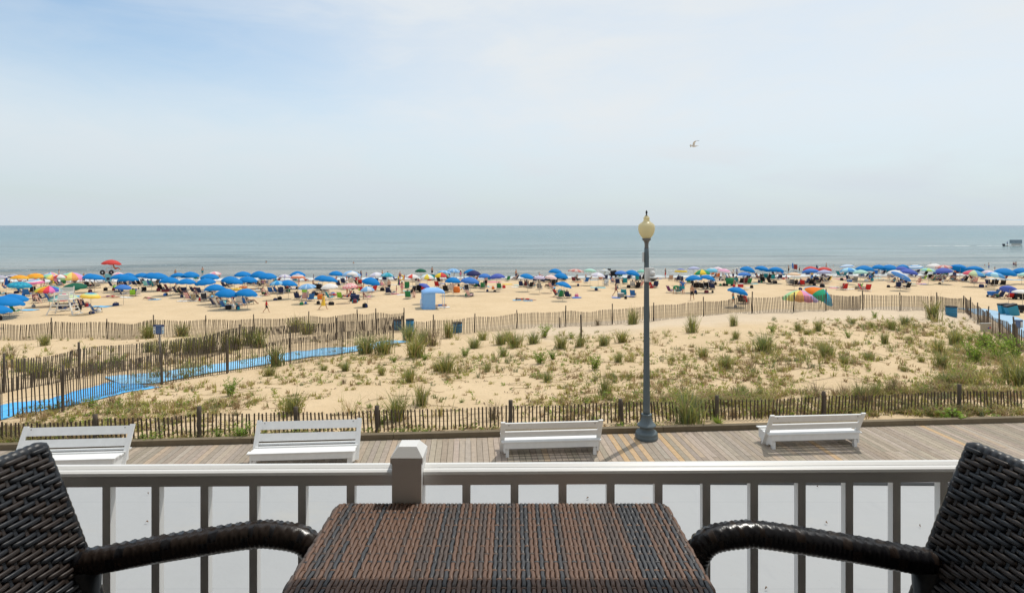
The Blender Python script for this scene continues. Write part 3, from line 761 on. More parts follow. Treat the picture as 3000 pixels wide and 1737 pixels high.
def path(name,label,pts,wid,m,th=.02,raise_=.02):
    P2=[Vector((x,y)) for x,y in pts]; dn=[]
    for i in range(len(P2)-1):
        p0=P2[max(i-1,0)];p1=P2[i];p2=P2[i+1];p3=P2[min(i+2,len(P2)-1)]
        for q in range(24):
            tt=q/24; dn.append(.5*((2*p1)+(-p0+p2)*tt+(2*p0-5*p1+4*p2-p3)*tt*tt+(-p0+3*p1-3*p2+p3)*tt**3))
    dn.append(P2[-1]); nw=8; vs=[]; fs=[]; N=len(dn)
    for i,p in enumerate(dn):
        d=(dn[min(i+1,N-1)]-dn[max(i-1,0)]).normalized(); nx=Vector((-d.y,d.x))
        for k in range(nw+1):
            q=p+nx*(wid*(k/nw-.5)); zz=max(tz(q.x,q.y),tz(p.x,p.y)-.1)
            vs.append((q.x,q.y,zz+raise_+.01*math.sin(i*.9)*math.sin(k)))
    n0=len(vs); vs+= [(x,y,z-th) for x,y,z in vs]
    for i in range(N-1):
        for k in range(nw):
            a=i*(nw+1)+k; fs.append((a,a+1,a+nw+2,a+nw+1)); fs.append((n0+a+nw+1,n0+a+nw+2,n0+a+1,n0+a))
    for i in range(N-1):
        a=i*(nw+1); fs.append((a+nw+1,n0+a+nw+1,n0+a,a)); a+=nw; fs.append((a,n0+a,n0+a+nw+1,a+nw+1))
    fs.append(tuple(range(nw+1))+tuple(range(n0+nw,n0-1,-1))); e=(N-1)*(nw+1); fs.append(tuple(range(e+nw,e-1,-1))+tuple(range(n0+e,n0+e+nw+1)))
    me=bpy.data.meshes.new(name); me.from_pydata(vs,[],fs)
    o=obj(name,me,m,smooth=True); tag(o,label,'beach mat','blue access mats on the sand'); return o
path('beach_mat','bright blue access mat on the sand path, nearest the boardwalk',[gx(-120,1240),gx(0,1206),gx(181,1177),gx(330,1143),gx(400,1128)],1.85,blue,.02,.035)
path('beach_mat','paler worn blue access mat running down to the beach between two picket fences',[gx(330,1118),gx(400,1113),gx(476,1102),gx(740,1064),gx(1000,1027),gx(1172,1000)],1.8,pale,.02,.055)
path('beach_mat','slate blue access mat on the beach beyond the right hand fence, near the teal bins',[gx(2845,905),gx(2890,915),gx(2935,933),gx(2975,950),gx(3010,968),gx(3080,1000)],2.6,slate,.02,.05)
# ------------------------------------------------------------------ signs
navy=mat('sign_navy',(.018,.035,.13),.5); sw=mat('sign_white',(.62,.64,.64),.5); signp=mat('sign_post_wood',(.25,.21,.17),.85,.3,6)
sl_=mat('sign_light_blue',(.22,.36,.58),.5); sk_=mat('sign_ink',(.02,.022,.03),.5); sb_=mat('sign_icon_blue',(.06,.30,.50),.5); sg_=mat('sign_icon_green',(.05,.14,.08),.5)
def notice(label,px,pb,pt,ptop,wpx,ang=0):
    v=hit(px,pb); k=v.y/F; root=empty('notice_sign',v,ang); tag(root,label,'sign','navy and white beach notices')
    w=wpx*k; zt=(pb-ptop)*k; zb=(pb-pt)*k; h=zt-zb
    mb=MB(); mb.tube([(0,.06,-.1),(.01,.06,zb*.6),(0,.06,zt-.02)],[.05,.048,.045],9); mb.build('post',signp,root)
    mb=MB(); mb.box((0,0,zt-h*.1),(w,.02,h*.2)); mb.build('header',navy,root)
    mb=MB(); mb.box((0,.0,zb+h*.40),(w*.52,.02,h*.8)); mb.build('panel',navy,root)
    for s in(-1,1):
        mb=MB(); mb.box((s*w*.385,-.003,zb+h*.42),(w*.22,.02,h*.76)); mb.build('side_panel',sw,root)
        mb=MB(); 
        for q,(zz,ww) in enumerate(((.70,.14),(.34,.10),(.14,.09))): mb.box((s*w*.385,-.015,zb+h*zz),(w*ww,.006,h*(.05 if q==0 else .10)))
        mb.build('pictogram',sk_ if s<0 else sb_,root)
    mb=MB()
    for zz in(.90,): mb.box((0,-.012,zb+h*zz),(w*.55,.006,h*.045))
    for q,zz in enumerate((.72,.60,.48,.37,.26,.15)): mb.box((0,-.012,zb+h*zz),(w*(.40 if q%2 else .44),.006,h*.035))
    mb.build('lettering',sl_,root)
notice('navy notice sign with white side panels beside the blue mat path on the left',465,1072,979,951,32)
notice('navy notice sign with white side panels by the right hand beach path',2982,1012,961,937,26,R(-8))
v=hit(2888,990); k=v.y/F; root=empty('board_sign',v,R(4)); tag(root,'weathered pale board sign with red and blue mark beside the right fence','sign')
tan_=mat('sign_weathered_board',(.36,.32,.25),.8,.2,6)
mb=MB(); mb.box((0,0,30*k),(33*k,.03,25*k)); mb.build('board',tan_,root)
mb=MB(); mb.box((0,0,43.2*k),(33.5*k,.05,1.4*k)); mb.build('trim',sw,root)
mb=MB(); mb.box((-2*k,.04,9*k),(5*k,.05,20*k)); mb.build('post',signp,root)
mb=MB(); mb.tube([(8*k,-.017,29*k),(8*k,-.025,29*k)],2.6*k,14); mb.build('mark',mat('mark_blue',(.05,.10,.35),.5),root)
mb=MB(); mb.box((12*k,-.02,30*k),(6*k,.008,4*k),Matrix.Rotation(-.5,3,'Y')); mb.build('mark',mat('mark_red',(.5,.06,.04),.5),root)
# ------------------------------------------------------------------ bins
teal=mat('bin_teal',(.015,.23,.36),.5,.15,3); rimk=mat('bin_rim_black',(.012,.012,.016),.6); bbl=mat('barrel_blue',(.025,.18,.32),.45,.2,4)
def barrel(label,px,pb,ptop,wpx,zoff=0):
    v=hit(px,pb); k=v.y/F; root=empty('litter_barrel',v); tag(root,label,'barrel','blue litter barrels by the dune fence')
    r=wpx*k/2; h=(pb-ptop)*k
    mb=MB(); mb.lathe([(r*.93,-.1),(r*.95,.02),(r,.05),(r*.97,.08),(r*.97,h*.33),(r,h*.345),(r,h*.36),(r*.97,h*.375),(r*.97,h*.64),(r,h*.655),(r,h*.67),(r*.97,h*.685),(r*.97,h*.93)],28); mb.build('drum',bbl,root)
    mb=MB(); mb.lathe([(r*1.0,h*.92),(r*1.03,h*.93),(r*1.03,h),(r*.9,h),(r*.88,h*.94)],28); mb.build('rim',rimk,root)
barrel('blue litter barrel with black rim seen through the fence slats at the path end',1165,965,936,24)
barrel('blue litter barrel with black rim at the very end of the left fence',1201,971,935,24)
barrel('blue litter barrel with black rim behind the fence, right of the path end',1340,974,944,27)
barrel('blue litter barrel half hidden behind the dune at the right end of the fence',2787,925,897,29)
def bin_(label,px,pb,tilt,hpx=32,wpx=27):
    v=hit(px,pb); k=v.y/F; root=empty('recycling_bin',v,rot=(0,tilt,R(-8))); tag(root,label,'bin','teal bins on the beach')
    w=wpx*k; h=hpx*k; d=.55
    def fr(mb,w0,w1,d0,d1,z0,z1):
        vs=[(sx*w0/2,sy*d0/2,z0) for sx,sy in((-1,-1),(1,-1),(1,1),(-1,1))]+[(sx*w1/2,sy*d1/2,z1) for sx,sy in((-1,-1),(1,-1),(1,1),(-1,1))]
        mb.add(vs,[(3,2,1,0),(4,5,6,7),(0,1,5,4),(1,2,6,5),(2,3,7,6),(3,0,4,7)])
    mb=MB(); fr(mb,w*.92,w,d*.9,d,-.05,h*.86); mb.build('body',teal,root)
    mb=MB(); fr(mb,w*1.04,w*1.04,d*1.04,d*1.04,h*.86,h); mb.build('lid',rimk,root)
    mb=MB(); mb.bar((-w*.35,d*.53,h*.8),(w*.35,d*.53,h*.8),.04,.04); mb.build('handle',rimk,root)
bin_('teal wheeled bin with black lid, the more upright of the beach pair',2944,921,R(-5),32,26)
bin_('teal wheeled bin with black lid leaning over beside an upright one on the beach',2969,924,R(-17),33,28)
# ------------------------------------------------------------------ dune plants
def leafmat(name,col,var=.35):
    if name in MATS: return MATS[name]
    m,t,b=newmat(name); tc=t.n('ShaderNodeNewGeometry').outputs['Position']
    f=t.noise(tc,7,3,.6); oi=t.n('ShaderNodeObjectInfo').outputs['Random']
    c=t.mix(f,[k*(1-var) for k in col],[k*(1+var) for k in col]); c=t.mix(t.math('MULTIPLY',oi,.35),c,(col[0]*1.5,col[1]*1.15,col[2]*.8))
    t.l(c,b.inputs['Base Color']); b.inputs['Roughness'].default_value=.55; b.inputs['Specular IOR Level'].default_value=.3
    tr=t.n('ShaderNodeBsdfTranslucent'); t.l(c,tr.inputs[0]); mx=t.n('ShaderNodeMixShader'); mx.inputs[0].default_value=.40
    t.l(b.outputs[0],mx.inputs[1]); t.l(tr.outputs[0],mx.inputs[2]); t.l(mx.outputs[0],m.node_tree.nodes['Material Output'].inputs['Surface'])
    MATS[name]=m; return m
GR=leafmat('grass_green',(.225,.27,.085)); GY=leafmat('grass_yellow_green',(.38,.37,.11)); GD=leafmat('grass_dry',(.36,.27,.15)); GB=leafmat('grass_blue_green',(.205,.245,.13))
LF=leafmat('leaf_green',(.18,.29,.05)); LB=leafmat('leaf_bright',(.24,.38,.05)); TW=leafmat('twig_brown',(.17,.125,.085))
def blade(mb,rg,base,ht,lean,wid,mi,seg=4,az=None,curl=1.0):
    az=rg.uniform(0,6.283) if az is None else az
    d=Vector((math.cos(az),math.sin(az),0)); s=Vector((-d.y,d.x,0)); tw=rg.uniform(-1.2,1.2)
    s=(s*math.cos(tw)+d*math.sin(tw))
    vs=[]
    for i in range(seg+1):
        q=i/seg; out=lean*(q**(1.0+curl))*ht; z=ht*(q-.35*lean*q**3)
        w_=wid*(1-q**1.6)*.5+.0008
        c=base+d*out+Vector((0,0,z)); vs+=[c-s*w_,c+s*w_]
    mb.add(vs,[(2*i,2*i+1,2*i+3,2*i+2) for i in range(seg)],mi,True)
def leaf(mb,rg,p,d,L,w,mi):
    d=d.normalized(); s=d.cross(Vector((rg.gauss(0,1),rg.gauss(0,1),rg.gauss(0,1)))).normalized()
    m=p+d*L*.5+Vector((0,0,.02*L)); e=p+d*L
    mb.add([p,m-s*w*.5,e,m+s*w*.5],[(0,1,2,3)],mi,False)
def clump(kind,seed):
    rg=random.Random(seed); mb=MB()
    if kind in('grass','tall'):     # unit height 1
        n=210 if kind=='grass' else 150; sp=.15 if kind=='grass' else .12
        for i in range(n):
            r=abs(rg.gauss(0,sp)); a=rg.uniform(0,6.283)
            az=a+rg.gauss(0,.7); h=rg.uniform(.45,1.0) if rg.random()<.8 else rg.uniform(.8,1.15)
            blade(mb,rg,Vector((r*math.cos(a),r*math.sin(a),-.03)),h,rg.uniform(.08,.75 if kind=='grass' else .42),.026,rg.choices([0,1,2,3],[.42,.26,.12,.20])[0],4,az)
        for i in range(16): # dry feet
            r=abs(rg.gauss(0,sp)); a=rg.uniform(0,6.283); blade(mb,rg,Vector((r*math.cos(a),r*math.sin(a),-.02)),rg.uniform(.2,.5),rg.uniform(.4,1.3),.02,2,3,a)
        if kind=='tall':
            for i in range(6):
                a=rg.uniform(0,6.283); blade(mb,rg,Vector((.05*math.cos(a),.05*math.sin(a),0)),rg.uniform(1.1,1.5),.2,.012,2,4,a)
    elif kind=='dry':
        for i in range(120):
            r=abs(rg.gauss(0,.16)); a=rg.uniform(0,6.283)
            blade(mb,rg,Vector((r*math.cos(a),r*math.sin(a),-.03)),rg.uniform(.3,1.0),rg.uniform(.05,.6),.016,rg.choices([2,4,0],[.35,.5,.15])[0],4,a+rg.gauss(0,.5))
    elif kind=='sparse':
        for i in range(40):
            r=abs(rg.gauss(0,.22)); a=rg.uniform(0,6.283)
            blade(mb,rg,Vector((r*math.cos(a),r*math.sin(a),-.02)),rg.uniform(.35,1.0),rg.uniform(.15,.9),.022,rg.choices([0,1,2,3],[.2,.4,.25,.15])[0],4,a+rg.gauss(0,.6))
    elif kind=='leafy':             # goldenrod-like upright leafy stems
        for i in range(20):
            a=rg.uniform(0,6.283); r=abs(rg.gauss(0,.10)); b0=Vector((r*math.cos(a),r*math.sin(a),-.02)); h=rg.uniform(.55,1.0); ln=rg.uniform(.15,.65)
            d=Vector((math.cos(a),math.sin(a),0)); prev=b0; 
            pts=[b0+d*(ln*h*q*q)+Vector((0,0,h*q)) for q in (0,.33,.66,1)]
            mb.tube(pts,[.010,.008,.006,.003],4,4,cap=False)
            for j in range(20):
                q=rg.uniform(.12,1); p=b0+d*(ln*h*q*q)+Vector((0,0,h*q)); aa=rg.uniform(0,6.283)
                leaf(mb,rg,p,Vector((math.cos(aa),math.sin(aa),rg.uniform(.2,1.1))),rg.uniform(.10,.19),rg.uniform(.03,.05),rg.choices([5,6,1],[.55,.33,.12])[0])
    elif kind=='spiky':             # bright yucca-like tuft
        for i in range(90):
            a=rg.uniform(0,6.283); blade(mb,rg,Vector((.04*math.cos(a),.04*math.sin(a),0)),rg.uniform(.5,1.0),rg.uniform(.1,1.1),.045,rg.choices([5,6,1],[.3,.4,.3])[0],4,a)
    elif kind=='broad':             # big soft leaves
        for i in range(60):
            a=rg.uniform(0,6.283); r=rg.uniform(0,.45); p=Vector((r*math.cos(a),r*math.sin(a),rg.uniform(.15,.95-r)))
            leaf(mb,rg,p,Vector((math.cos(a),math.sin(a),rg.uniform(-.2,.5))),rg.uniform(.2,.34),rg.uniform(.14,.24),6 if rg.random()<.65 else 5)
        for i in range(10):
            a=rg.uniform(0,6.283); mb.tube([(0,0,0),(.2*math.cos(a),.2*math.sin(a),.5),(.35*math.cos(a),.35*math.sin(a),.7)],[.012,.01,.006],4,4,cap=False)
    return mb.mesh(kind+'_clump')
PM=[GR,GY,GD,GB,TW,LF,LB]
KIN={'g':('grass',5,'grass_clump','full green grass clump'),'t':('tall',4,'grass_clump','tall upright grass clump'),'d':('dry',3,'grass_tuft','brown dry grass tuft'),
     's':('sparse',4,'grass_clump','thin sparse grass clump'),'l':('leafy',4,'leafy_plant','leafy green plant'),'y':('spiky',1,'spiky_plant','bright spiky leaved plant'),'b':('broad',1,'leafy_plant','bright broad leaved plant')}
PROT={}
for k,(kd,n,_,_) in KIN.items():
    PROT[k]=[clump(kd,100*i+ord(k)) for i in range(n)]
    for me in PROT[k]:
        for m in PM: me.materials.append(m)
PLANTS={ # zoom scale, origin, "x,y,h,kind ..."
(3.316,0,880):"85,570,150d 430,440,130g 490,525,60s 1080,1010,150d 2240,925,150l 1690,1105,160s 1720,1190,110d 2090,1115,120s 1790,965,60s 690,1190,60l 1830,1130,55l 1450,1400,130l 2110,1340,90l 2360,1345,140l 60,1435,80l 590,1175,45l 400,750,190g 300,720,150g 830,700,120d 980,700,90l 1090,640,100l 1450,500,120g 1560,520,150g 1700,500,140g 1850,510,190g 1960,510,200g 2060,500,200t 2200,490,210t 2300,470,180g 2420,440,200t 1770,350,150g 1440,370,170g 210,690,140g 900,680,80l 640,640,110g 1150,640,110l 250,470,80s 2330,700,60s 1290,960,80s 470,1050,60s 210,1130,70s 880,1040,90l 1740,830,50s",
(3.316,750,880):"190,640,230t 130,735,120g 30,460,210t 380,310,170g 500,330,150g 1070,520,220g 1240,520,200g 1480,400,190g 1560,555,230g 1700,440,220d 1620,420,160g 1870,360,180t 1960,385,90s 2120,465,130g 2200,390,110g 2380,425,140g 2450,395,120g 2400,545,110g 870,685,110g 890,600,60s 660,680,65g 1340,600,60l 1640,580,60l 2030,545,85l 1220,725,100g 1490,795,170g 1850,700,190g 1760,685,110g 2000,680,100s 2245,695,100g 1950,560,80s 850,810,75d 260,815,65s 1900,805,70s 1090,815,45s 70,965,80s 360,1095,230g 920,1090,210s 1130,1160,220s 1370,1165,290g 1610,1015,210t 1790,1120,160s 2310,1155,200d 2000,990,35l 1420,1300,70l 1540,1300,60l 1650,1300,60l 1230,1200,90l 700,750,45s 990,770,50s 130,820,50s 600,770,40s 440,640,50s 1090,690,60s",
(3.316,1500,880):"210,420,130g 315,360,110l 20,455,165g 100,395,85s 475,465,150g 665,445,130g 890,440,125g 1070,408,135g 820,400,60s 580,370,55l 270,615,115l 395,572,85l 340,792,115g 800,675,135l 640,575,85s 1035,602,115g 1140,525,90s 1085,755,90s 900,915,190t 1000,865,95s 1130,990,160s 1180,232,160t 830,240,75d 1400,412,145s 1500,352,95s 1750,312,180t 2150,250,120t 1860,552,115g 2080,662,160g 2310,657,85d 2425,652,55d 2175,372,95g 2450,500,210g 1740,652,85s 1560,592,65g 1620,525,70s 1700,1195,330g 1790,1150,220s 2010,1215,110y 560,1050,90s 270,990,60s 2390,545,55s 1880,700,80s 500,672,55s 380,672,65s 1250,520,90s 940,740,110s 1640,830,60s 1900,900,80s 720,1000,60l 1170,600,60s 2250,900,90g 2400,930,100g 180,680,40s 1450,690,50s 1290,700,50s",
(3.316,2250,860):"1600,252,200t 1620,280,90s 1820,502,185g 1130,492,140t 1380,482,85g 1660,582,160g 1690,722,190g 1730,872,130g 1320,752,65g 980,642,85g 1490,662,65g 740,682,85g 560,622,180g 520,502,85s 2080,522,160g 2010,682,210l 2150,552,160l 2250,662,165l 2330,702,130g 2400,642,210l 2430,900,320g 2300,762,110g 400,1012,170s 480,1002,160d 950,1082,230d 900,1050,190g 1200,962,175d 1040,1000,150g 650,992,100d 740,972,125d 780,432,65l 290,362,95g 490,362,115t 820,292,65g 1040,242,65l 1200,342,105g 40,372,55l 2000,872,95d 230,892,75s 60,882,75s 1790,1222,110b 2220,1205,35b 1330,300,100g 1000,330,70g 380,400,70g 1440,330,60s 230,560,60s 400,590,80s 900,600,50s 1880,300,60s 2060,280,60s 860,560,50s 1750,960,140d 1560,990,100d 130,760,60s 640,420,60s 2380,520,120g 2280,560,110l 1960,470,80l"}
LABELS=[]   # (object, look, photo x)
def plant(px,pb,h,kd,sc=3.316):
    v=hit(px,pb); k=v.y/F; hm=min(2.1,max(.14,h*k*1.25))
    kind,n,nm,look=KIN[kd]
    i=random.randrange(n); o=bpy.data.objects.new(nm,PROT[kd][i]); COL.objects.link(o)
    o.location=v-Vector((0,0,.02)); sw_=random.uniform(.85,1.15)*(.95 if kd in 'gt' else 1.05)
    if hm<.5: sw_*=1.25
    o.scale=(hm*sw_,hm*sw_,hm*(.92 if kd in 'gt' else 1)); o.rotation_euler=(0,0,random.uniform(0,6.28))
    zone='by the near fence' if pb>1150 else ('mid dune' if pb>1000 else 'by the far fence')
    size='small ' if h*1.0<24 else ''
    tag(o,None,'plant' if nm not in('grass_clump','grass_tuft') else 'grass clump',{'grass_clump':'beach grass clumps on the dune','grass_tuft':'dry grass tufts on the dune','leafy_plant':'leafy plants on the dune','spiky_plant':'leafy plants on the dune'}[nm],'thing')
    LABELS.append((o,size+look+' '+zone,px,'dune'))
for (sc,ox,oy),s in PLANTS.items():
    for it in s.split():
        x,y,h=it[:-1].split(','); plant(ox+float(x)/sc,oy+float(y)/sc,float(h)/sc,it[-1])
# ground cover nobody could count: small sprigs, seedlings, runners and litter
rg=random.Random(21); mb=MB()
def patch(px0,py0,px1,py1,n,hs,kinds):
    for i in range(n):
        px=rg.uniform(px0,px1); py=rg.uniform(py0,py1); v=hit(px,py)
        if py<HY+5: continue
        dens=float(hsh(np.array([v.x]),np.array([v.y]),1.7)[0])+.5
        if rg.random()>dens*1.25: continue
        k=rg.choice(kinds); h=rg.uniform(*hs)*(.7+dens*.8)
        if k=='g':
            m=rg.randint(8,16); mi=rg.choices([0,1,2,3],[.22,.40,.28,.10])[0]
            for j in range(m): blade(mb,rg,v+Vector((rg.gauss(0,.05),rg.gauss(0,.05),-.01)),h*rg.uniform(.5,1.1),rg.uniform(.2,1.4),.027,mi if rg.random()<.75 else 2,3)
        elif k=='l':
            for j in range(rg.randint(8,18)):
                a=rg.uniform(0,6.283); q=rg.random(); leaf(mb,rg,v+Vector((.25*h*math.cos(a)*q,.25*h*math.sin(a)*q,h*.7*rg.random())),Vector((math.cos(a),math.sin(a),rg.uniform(0,1))),rg.uniform(.06,.12),.035,rg.choice([5,6,1,1]))
        elif k=='r':    # runner lying on the sand
            a=rg.uniform(0,6.283); p=v.copy(); pts=[]
            for j in range(6):
                pts.append(Vector((p.x,p.y,tz(p.x,p.y)+.015+.02*rg.random()))); a+=rg.gauss(0,.35); p=p+Vector((math.cos(a),math.sin(a),0))*rg.uniform(.10,.25)
            mb.tube(pts,.006,4,4 if rg.random()<.6 else 2,cap=False)
            for q in pts:
                if rg.random()<.6: leaf(mb,rg,q,Vector((rg.gauss(0,1),rg.gauss(0,1),.5)),.10,.03,rg.choice([1,2,5]))
        else:           # dark litter
            for j in range(rg.randint(2,5)):
                a=rg.uniform(0,6.283); leaf(mb,rg,v+Vector((rg.gauss(0,.06),rg.gauss(0,.06),.012)),Vector((math.cos(a),math.sin(a),.1+rg.random()*.5)),rg.uniform(.05,.14),.03,4)
G='gggglrx'
patch(0,985,760,1075,340,(.15,.4),G)
patch(0,1060,620,1110,289,(.2,.5),'ggglr')
patch(60,1180,700,1270,561,(.08,.28),G)
patch(300,1120,760,1200,272,(.08,.25),G)
patch(760,1040,1500,1130,646,(.08,.28),G)
patch(760,1120,1500,1230,323,(.06,.2),'gglrx')
patch(900,1000,1500,1060,272,(.12,.35),G)
patch(1500,970,2260,1030,442,(.1,.32),G)
patch(1500,1020,2260,1110,816,(.1,.3),G)
patch(1500,1100,2260,1190,782,(.08,.28),G)
patch(2250,935,2860,985,714,(.12,.35),G)
patch(2250,980,2960,1060,884,(.1,.32),G)
patch(2250,1050,3000,1150,816,(.1,.3),G)
patch(2780,1000,3000,1130,442,(.2,.55),'gglg')
patch(0,1262,1100,1306,561,(.08,.22),'gglrg')
patch(1100,1250,2000,1275,408,(.08,.22),'gglrx')
patch(1500,1170,2100,1235,476,(.1,.35),'gglrx')
patch(2050,1150,3000,1225,884,(.15,.42),'gggl')
patch(2450,1145,3000,1218,1800,(.18,.40),'gggg')
patch(0,1265,330,1315,714,(.15,.35),'gggg')
tag(mb.build('ground_cover',PM),kind='stuff',label='sparse sprigs, runners and low grass spread over the dune sand')
# ------------------------------------------------------------------ people
BONES={}
def body_mesh(pose):
    J={}
    def s(x,y,z): return Vector((x,y,z))
    if pose in('stand','walk','hips'):
        J=dict(pel=(s(0,0,.95),.135),wai=(s(0,.0,1.10),.118),che=(s(0,.0,1.30),.145),nec=(s(0,-.005,1.455),.062),hd0=(s(0,.012,1.53),.068),hd1=(s(0,.02,1.615),.088),hd2=(s(0,.01,1.69),.06),nos=(s(0,.125,1.60),.016))
        for q,nm in((-1,'l'),(1,'r')):
            sw=0 if pose!='walk' else q*.22
            aw=0 if pose!='walk' else -q*.20
            J['sh'+nm]=(s(q*.175,0,1.405),.056)
            if pose=='hips': J['el'+nm]=(s(q*.34,-.06,1.19),.042); J['wr'+nm]=(s(q*.20,.06,1.05),.030); J['ha'+nm]=(s(q*.13,.09,1.02),.034)
            else: J['el'+nm]=(s(q*.225,-.03+aw*.5,1.14),.042); J['wr'+nm]=(s(q*.225,.05+aw,.92),.030); J['ha'+nm]=(s(q*.215,.085+aw*1.15,.83),.036)
            J['hp'+nm]=(s(q*.09,0,.88),.092); J['kn'+nm]=(s(q*.095,.03+sw*.9+(.05 if pose=='walk' and q<0 else 0),.50),.058)
            J['an'+nm]=(s(q*.095,-.03+sw*1.7-(0.08 if pose=='walk' and q<0 else 0),.085),.038); J['to'+nm]=(s(q*.11,.12+sw*1.7-(.08 if pose=='walk' and q<0 else 0),.035),.034)
    elif pose=='sit':
        J=dict(pel=(s(0,.06,.30),.14),wai=(s(0,-.04,.42),.125),che=(s(0,-.15,.62),.15),nec=(s(0,-.20,.78),.062),hd0=(s(0,-.19,.86),.068),hd1=(s(0,-.175,.945),.088),hd2=(s(0,-.18,1.02),.06),nos=(s(0,-.075,.93),.016))
        for q,nm in((-1,'l'),(1,'r')):
            J['sh'+nm]=(s(q*.175,-.17,.725),.056); J['el'+nm]=(s(q*.26,-.10,.50),.042); J['wr'+nm]=(s(q*.24,.12,.44),.030); J['ha'+nm]=(s(q*.21,.21,.45),.036)
            J['hp'+nm]=(s(q*.09,.10,.29),.092); J['kn'+nm]=(s(q*.12,.48,.46),.058); J['an'+nm]=(s(q*.11,.78,.10),.038); J['to'+nm]=(s(q*.12,.93,.06),.034)
    elif pose=='lie':
        J=dict(pel=(s(0,0,.13),.13),wai=(s(0,.17,.12),.115),che=(s(0,.36,.14),.14),nec=(s(0,.52,.17),.06),hd0=(s(.01,.60,.17),.066),hd1=(s(.02,.68,.16),.086),hd2=(s(.03,.76,.15),.06),nos=(s(.11,.68,.15),.016))
        for q,nm in((-1,'l'),(1,'r')):
            J['sh'+nm]=(s(q*.175,.47,.13),.055); J['el'+nm]=(s(q*.33,.56,.06),.042); J['wr'+nm]=(s(q*.20,.74,.05),.03); J['ha'+nm]=(s(q*.12,.80,.05),.034)
            J['hp'+nm]=(s(q*.09,-.07,.12),.092); J['kn'+nm]=(s(q*.13,-.47,.08),.058); J['an'+nm]=(s(q*.15,-.87,.06),.038); J['to'+nm]=(s(q*.17,-.99,.05),.032)
    elif pose=='bend':
        J=dict(pel=(s(0,-.10,.93),.14),wai=(s(0,.06,1.02),.12),che=(s(0,.28,1.00),.145),nec=(s(0,.44,.93),.062),hd0=(s(0,.51,.88),.068),hd1=(s(0,.58,.82),.088),hd2=(s(0,.63,.76),.06),nos=(s(0,.64,.87),.016))
        for q,nm in((-1,'l'),(1,'r')):
            J['sh'+nm]=(s(q*.175,.38,.95),.056); J['el'+nm]=(s(q*.19,.45,.68),.042); J['wr'+nm]=(s(q*.15,.52,.45),.030); J['ha'+nm]=(s(q*.14,.54,.36),.036)
            J['hp'+nm]=(s(q*.09,-.10,.86),.092); J['kn'+nm]=(s(q*.12,-.03+q*.08,.49),.058); J['an'+nm]=(s(q*.13,-.06+q*.14,.085),.038); J['to'+nm]=(s(q*.14,.09+q*.14,.035),.034)
    E=[('pel','wai'),('wai','che'),('che','nec'),('nec','hd0'),('hd0','hd1'),('hd1','hd2'),('hd1','nos')]
    for nm in 'lr': E+=[('che','sh'+nm),('sh'+nm,'el'+nm),('el'+nm,'wr'+nm),('wr'+nm,'ha'+nm),('pel','hp'+nm),('hp'+nm,'kn'+nm),('kn'+nm,'an'+nm),('an'+nm,'to'+nm)]
    K=list(J); ix={k:i for i,k in enumerate(K)}
    me=bpy.data.meshes.new('skeleton'); me.from_pydata([J[k][0] for k in K],[(ix[a],ix[b]) for a,b in E],[])
    o=bpy.data.objects.new('skeleton',me); COL.objects.link(o)
    o.modifiers.new('skin','SKIN')
    for k in K:
        sv=me.skin_vertices[0].data[ix[k]]; sv.radius=(J[k][1],J[k][1]*(.78 if k in('pel','wai','che') else 1)); sv.use_root=(k=='pel')
    sb=o.modifiers.new('sub','SUBSURF'); sb.levels=1; sb.render_levels=1
    dg=bpy.context.evaluated_depsgraph_get(); dg.update()
    out=bpy.data.meshes.new_from_object(o.evaluated_get(dg)); out.name='person_'+pose
    bpy.data.objects.remove(o); bpy.data.meshes.remove(me)
    out.polygons.foreach_set('use_smooth',[True]*len(out.polygons))
    BONES[pose]=[(a,b,J[a][0],J[b][0]) for a,b in E]
    return out
def near_bone(pose,p):
    best=None
    for a,b,A,B in BONES[pose]:
        ab=B-A; tt=max(0,min(1,(p-A).dot(ab)/ab.length_squared)); d=(p-(A+ab*tt)).length
        if best is None or d<best[0]: best=(d,a,b,tt)
    return best[1:]
def shell(me,pose,pred,off,name):
    keep=[]
    for f in me.polygons:
        a,b,tt=near_bone(pose,f.center)
        if pred(a,b,tt,f.center): keep.append(f.index)
    mp={}; vs=[]; fs=[]
    for i in keep:
        f=me.polygons[i]; q=[]
        for v in f.vertices:
            if v not in mp: mp[v]=len(vs); vs.append(me.vertices[v].co+me.vertices[v].normal*off)
            q.append(mp[v])
        fs.append(q)
    m2=bpy.data.meshes.new(name); m2.from_pydata(vs,[],fs); m2.polygons.foreach_set('use_smooth',[True]*len(fs)); return m2
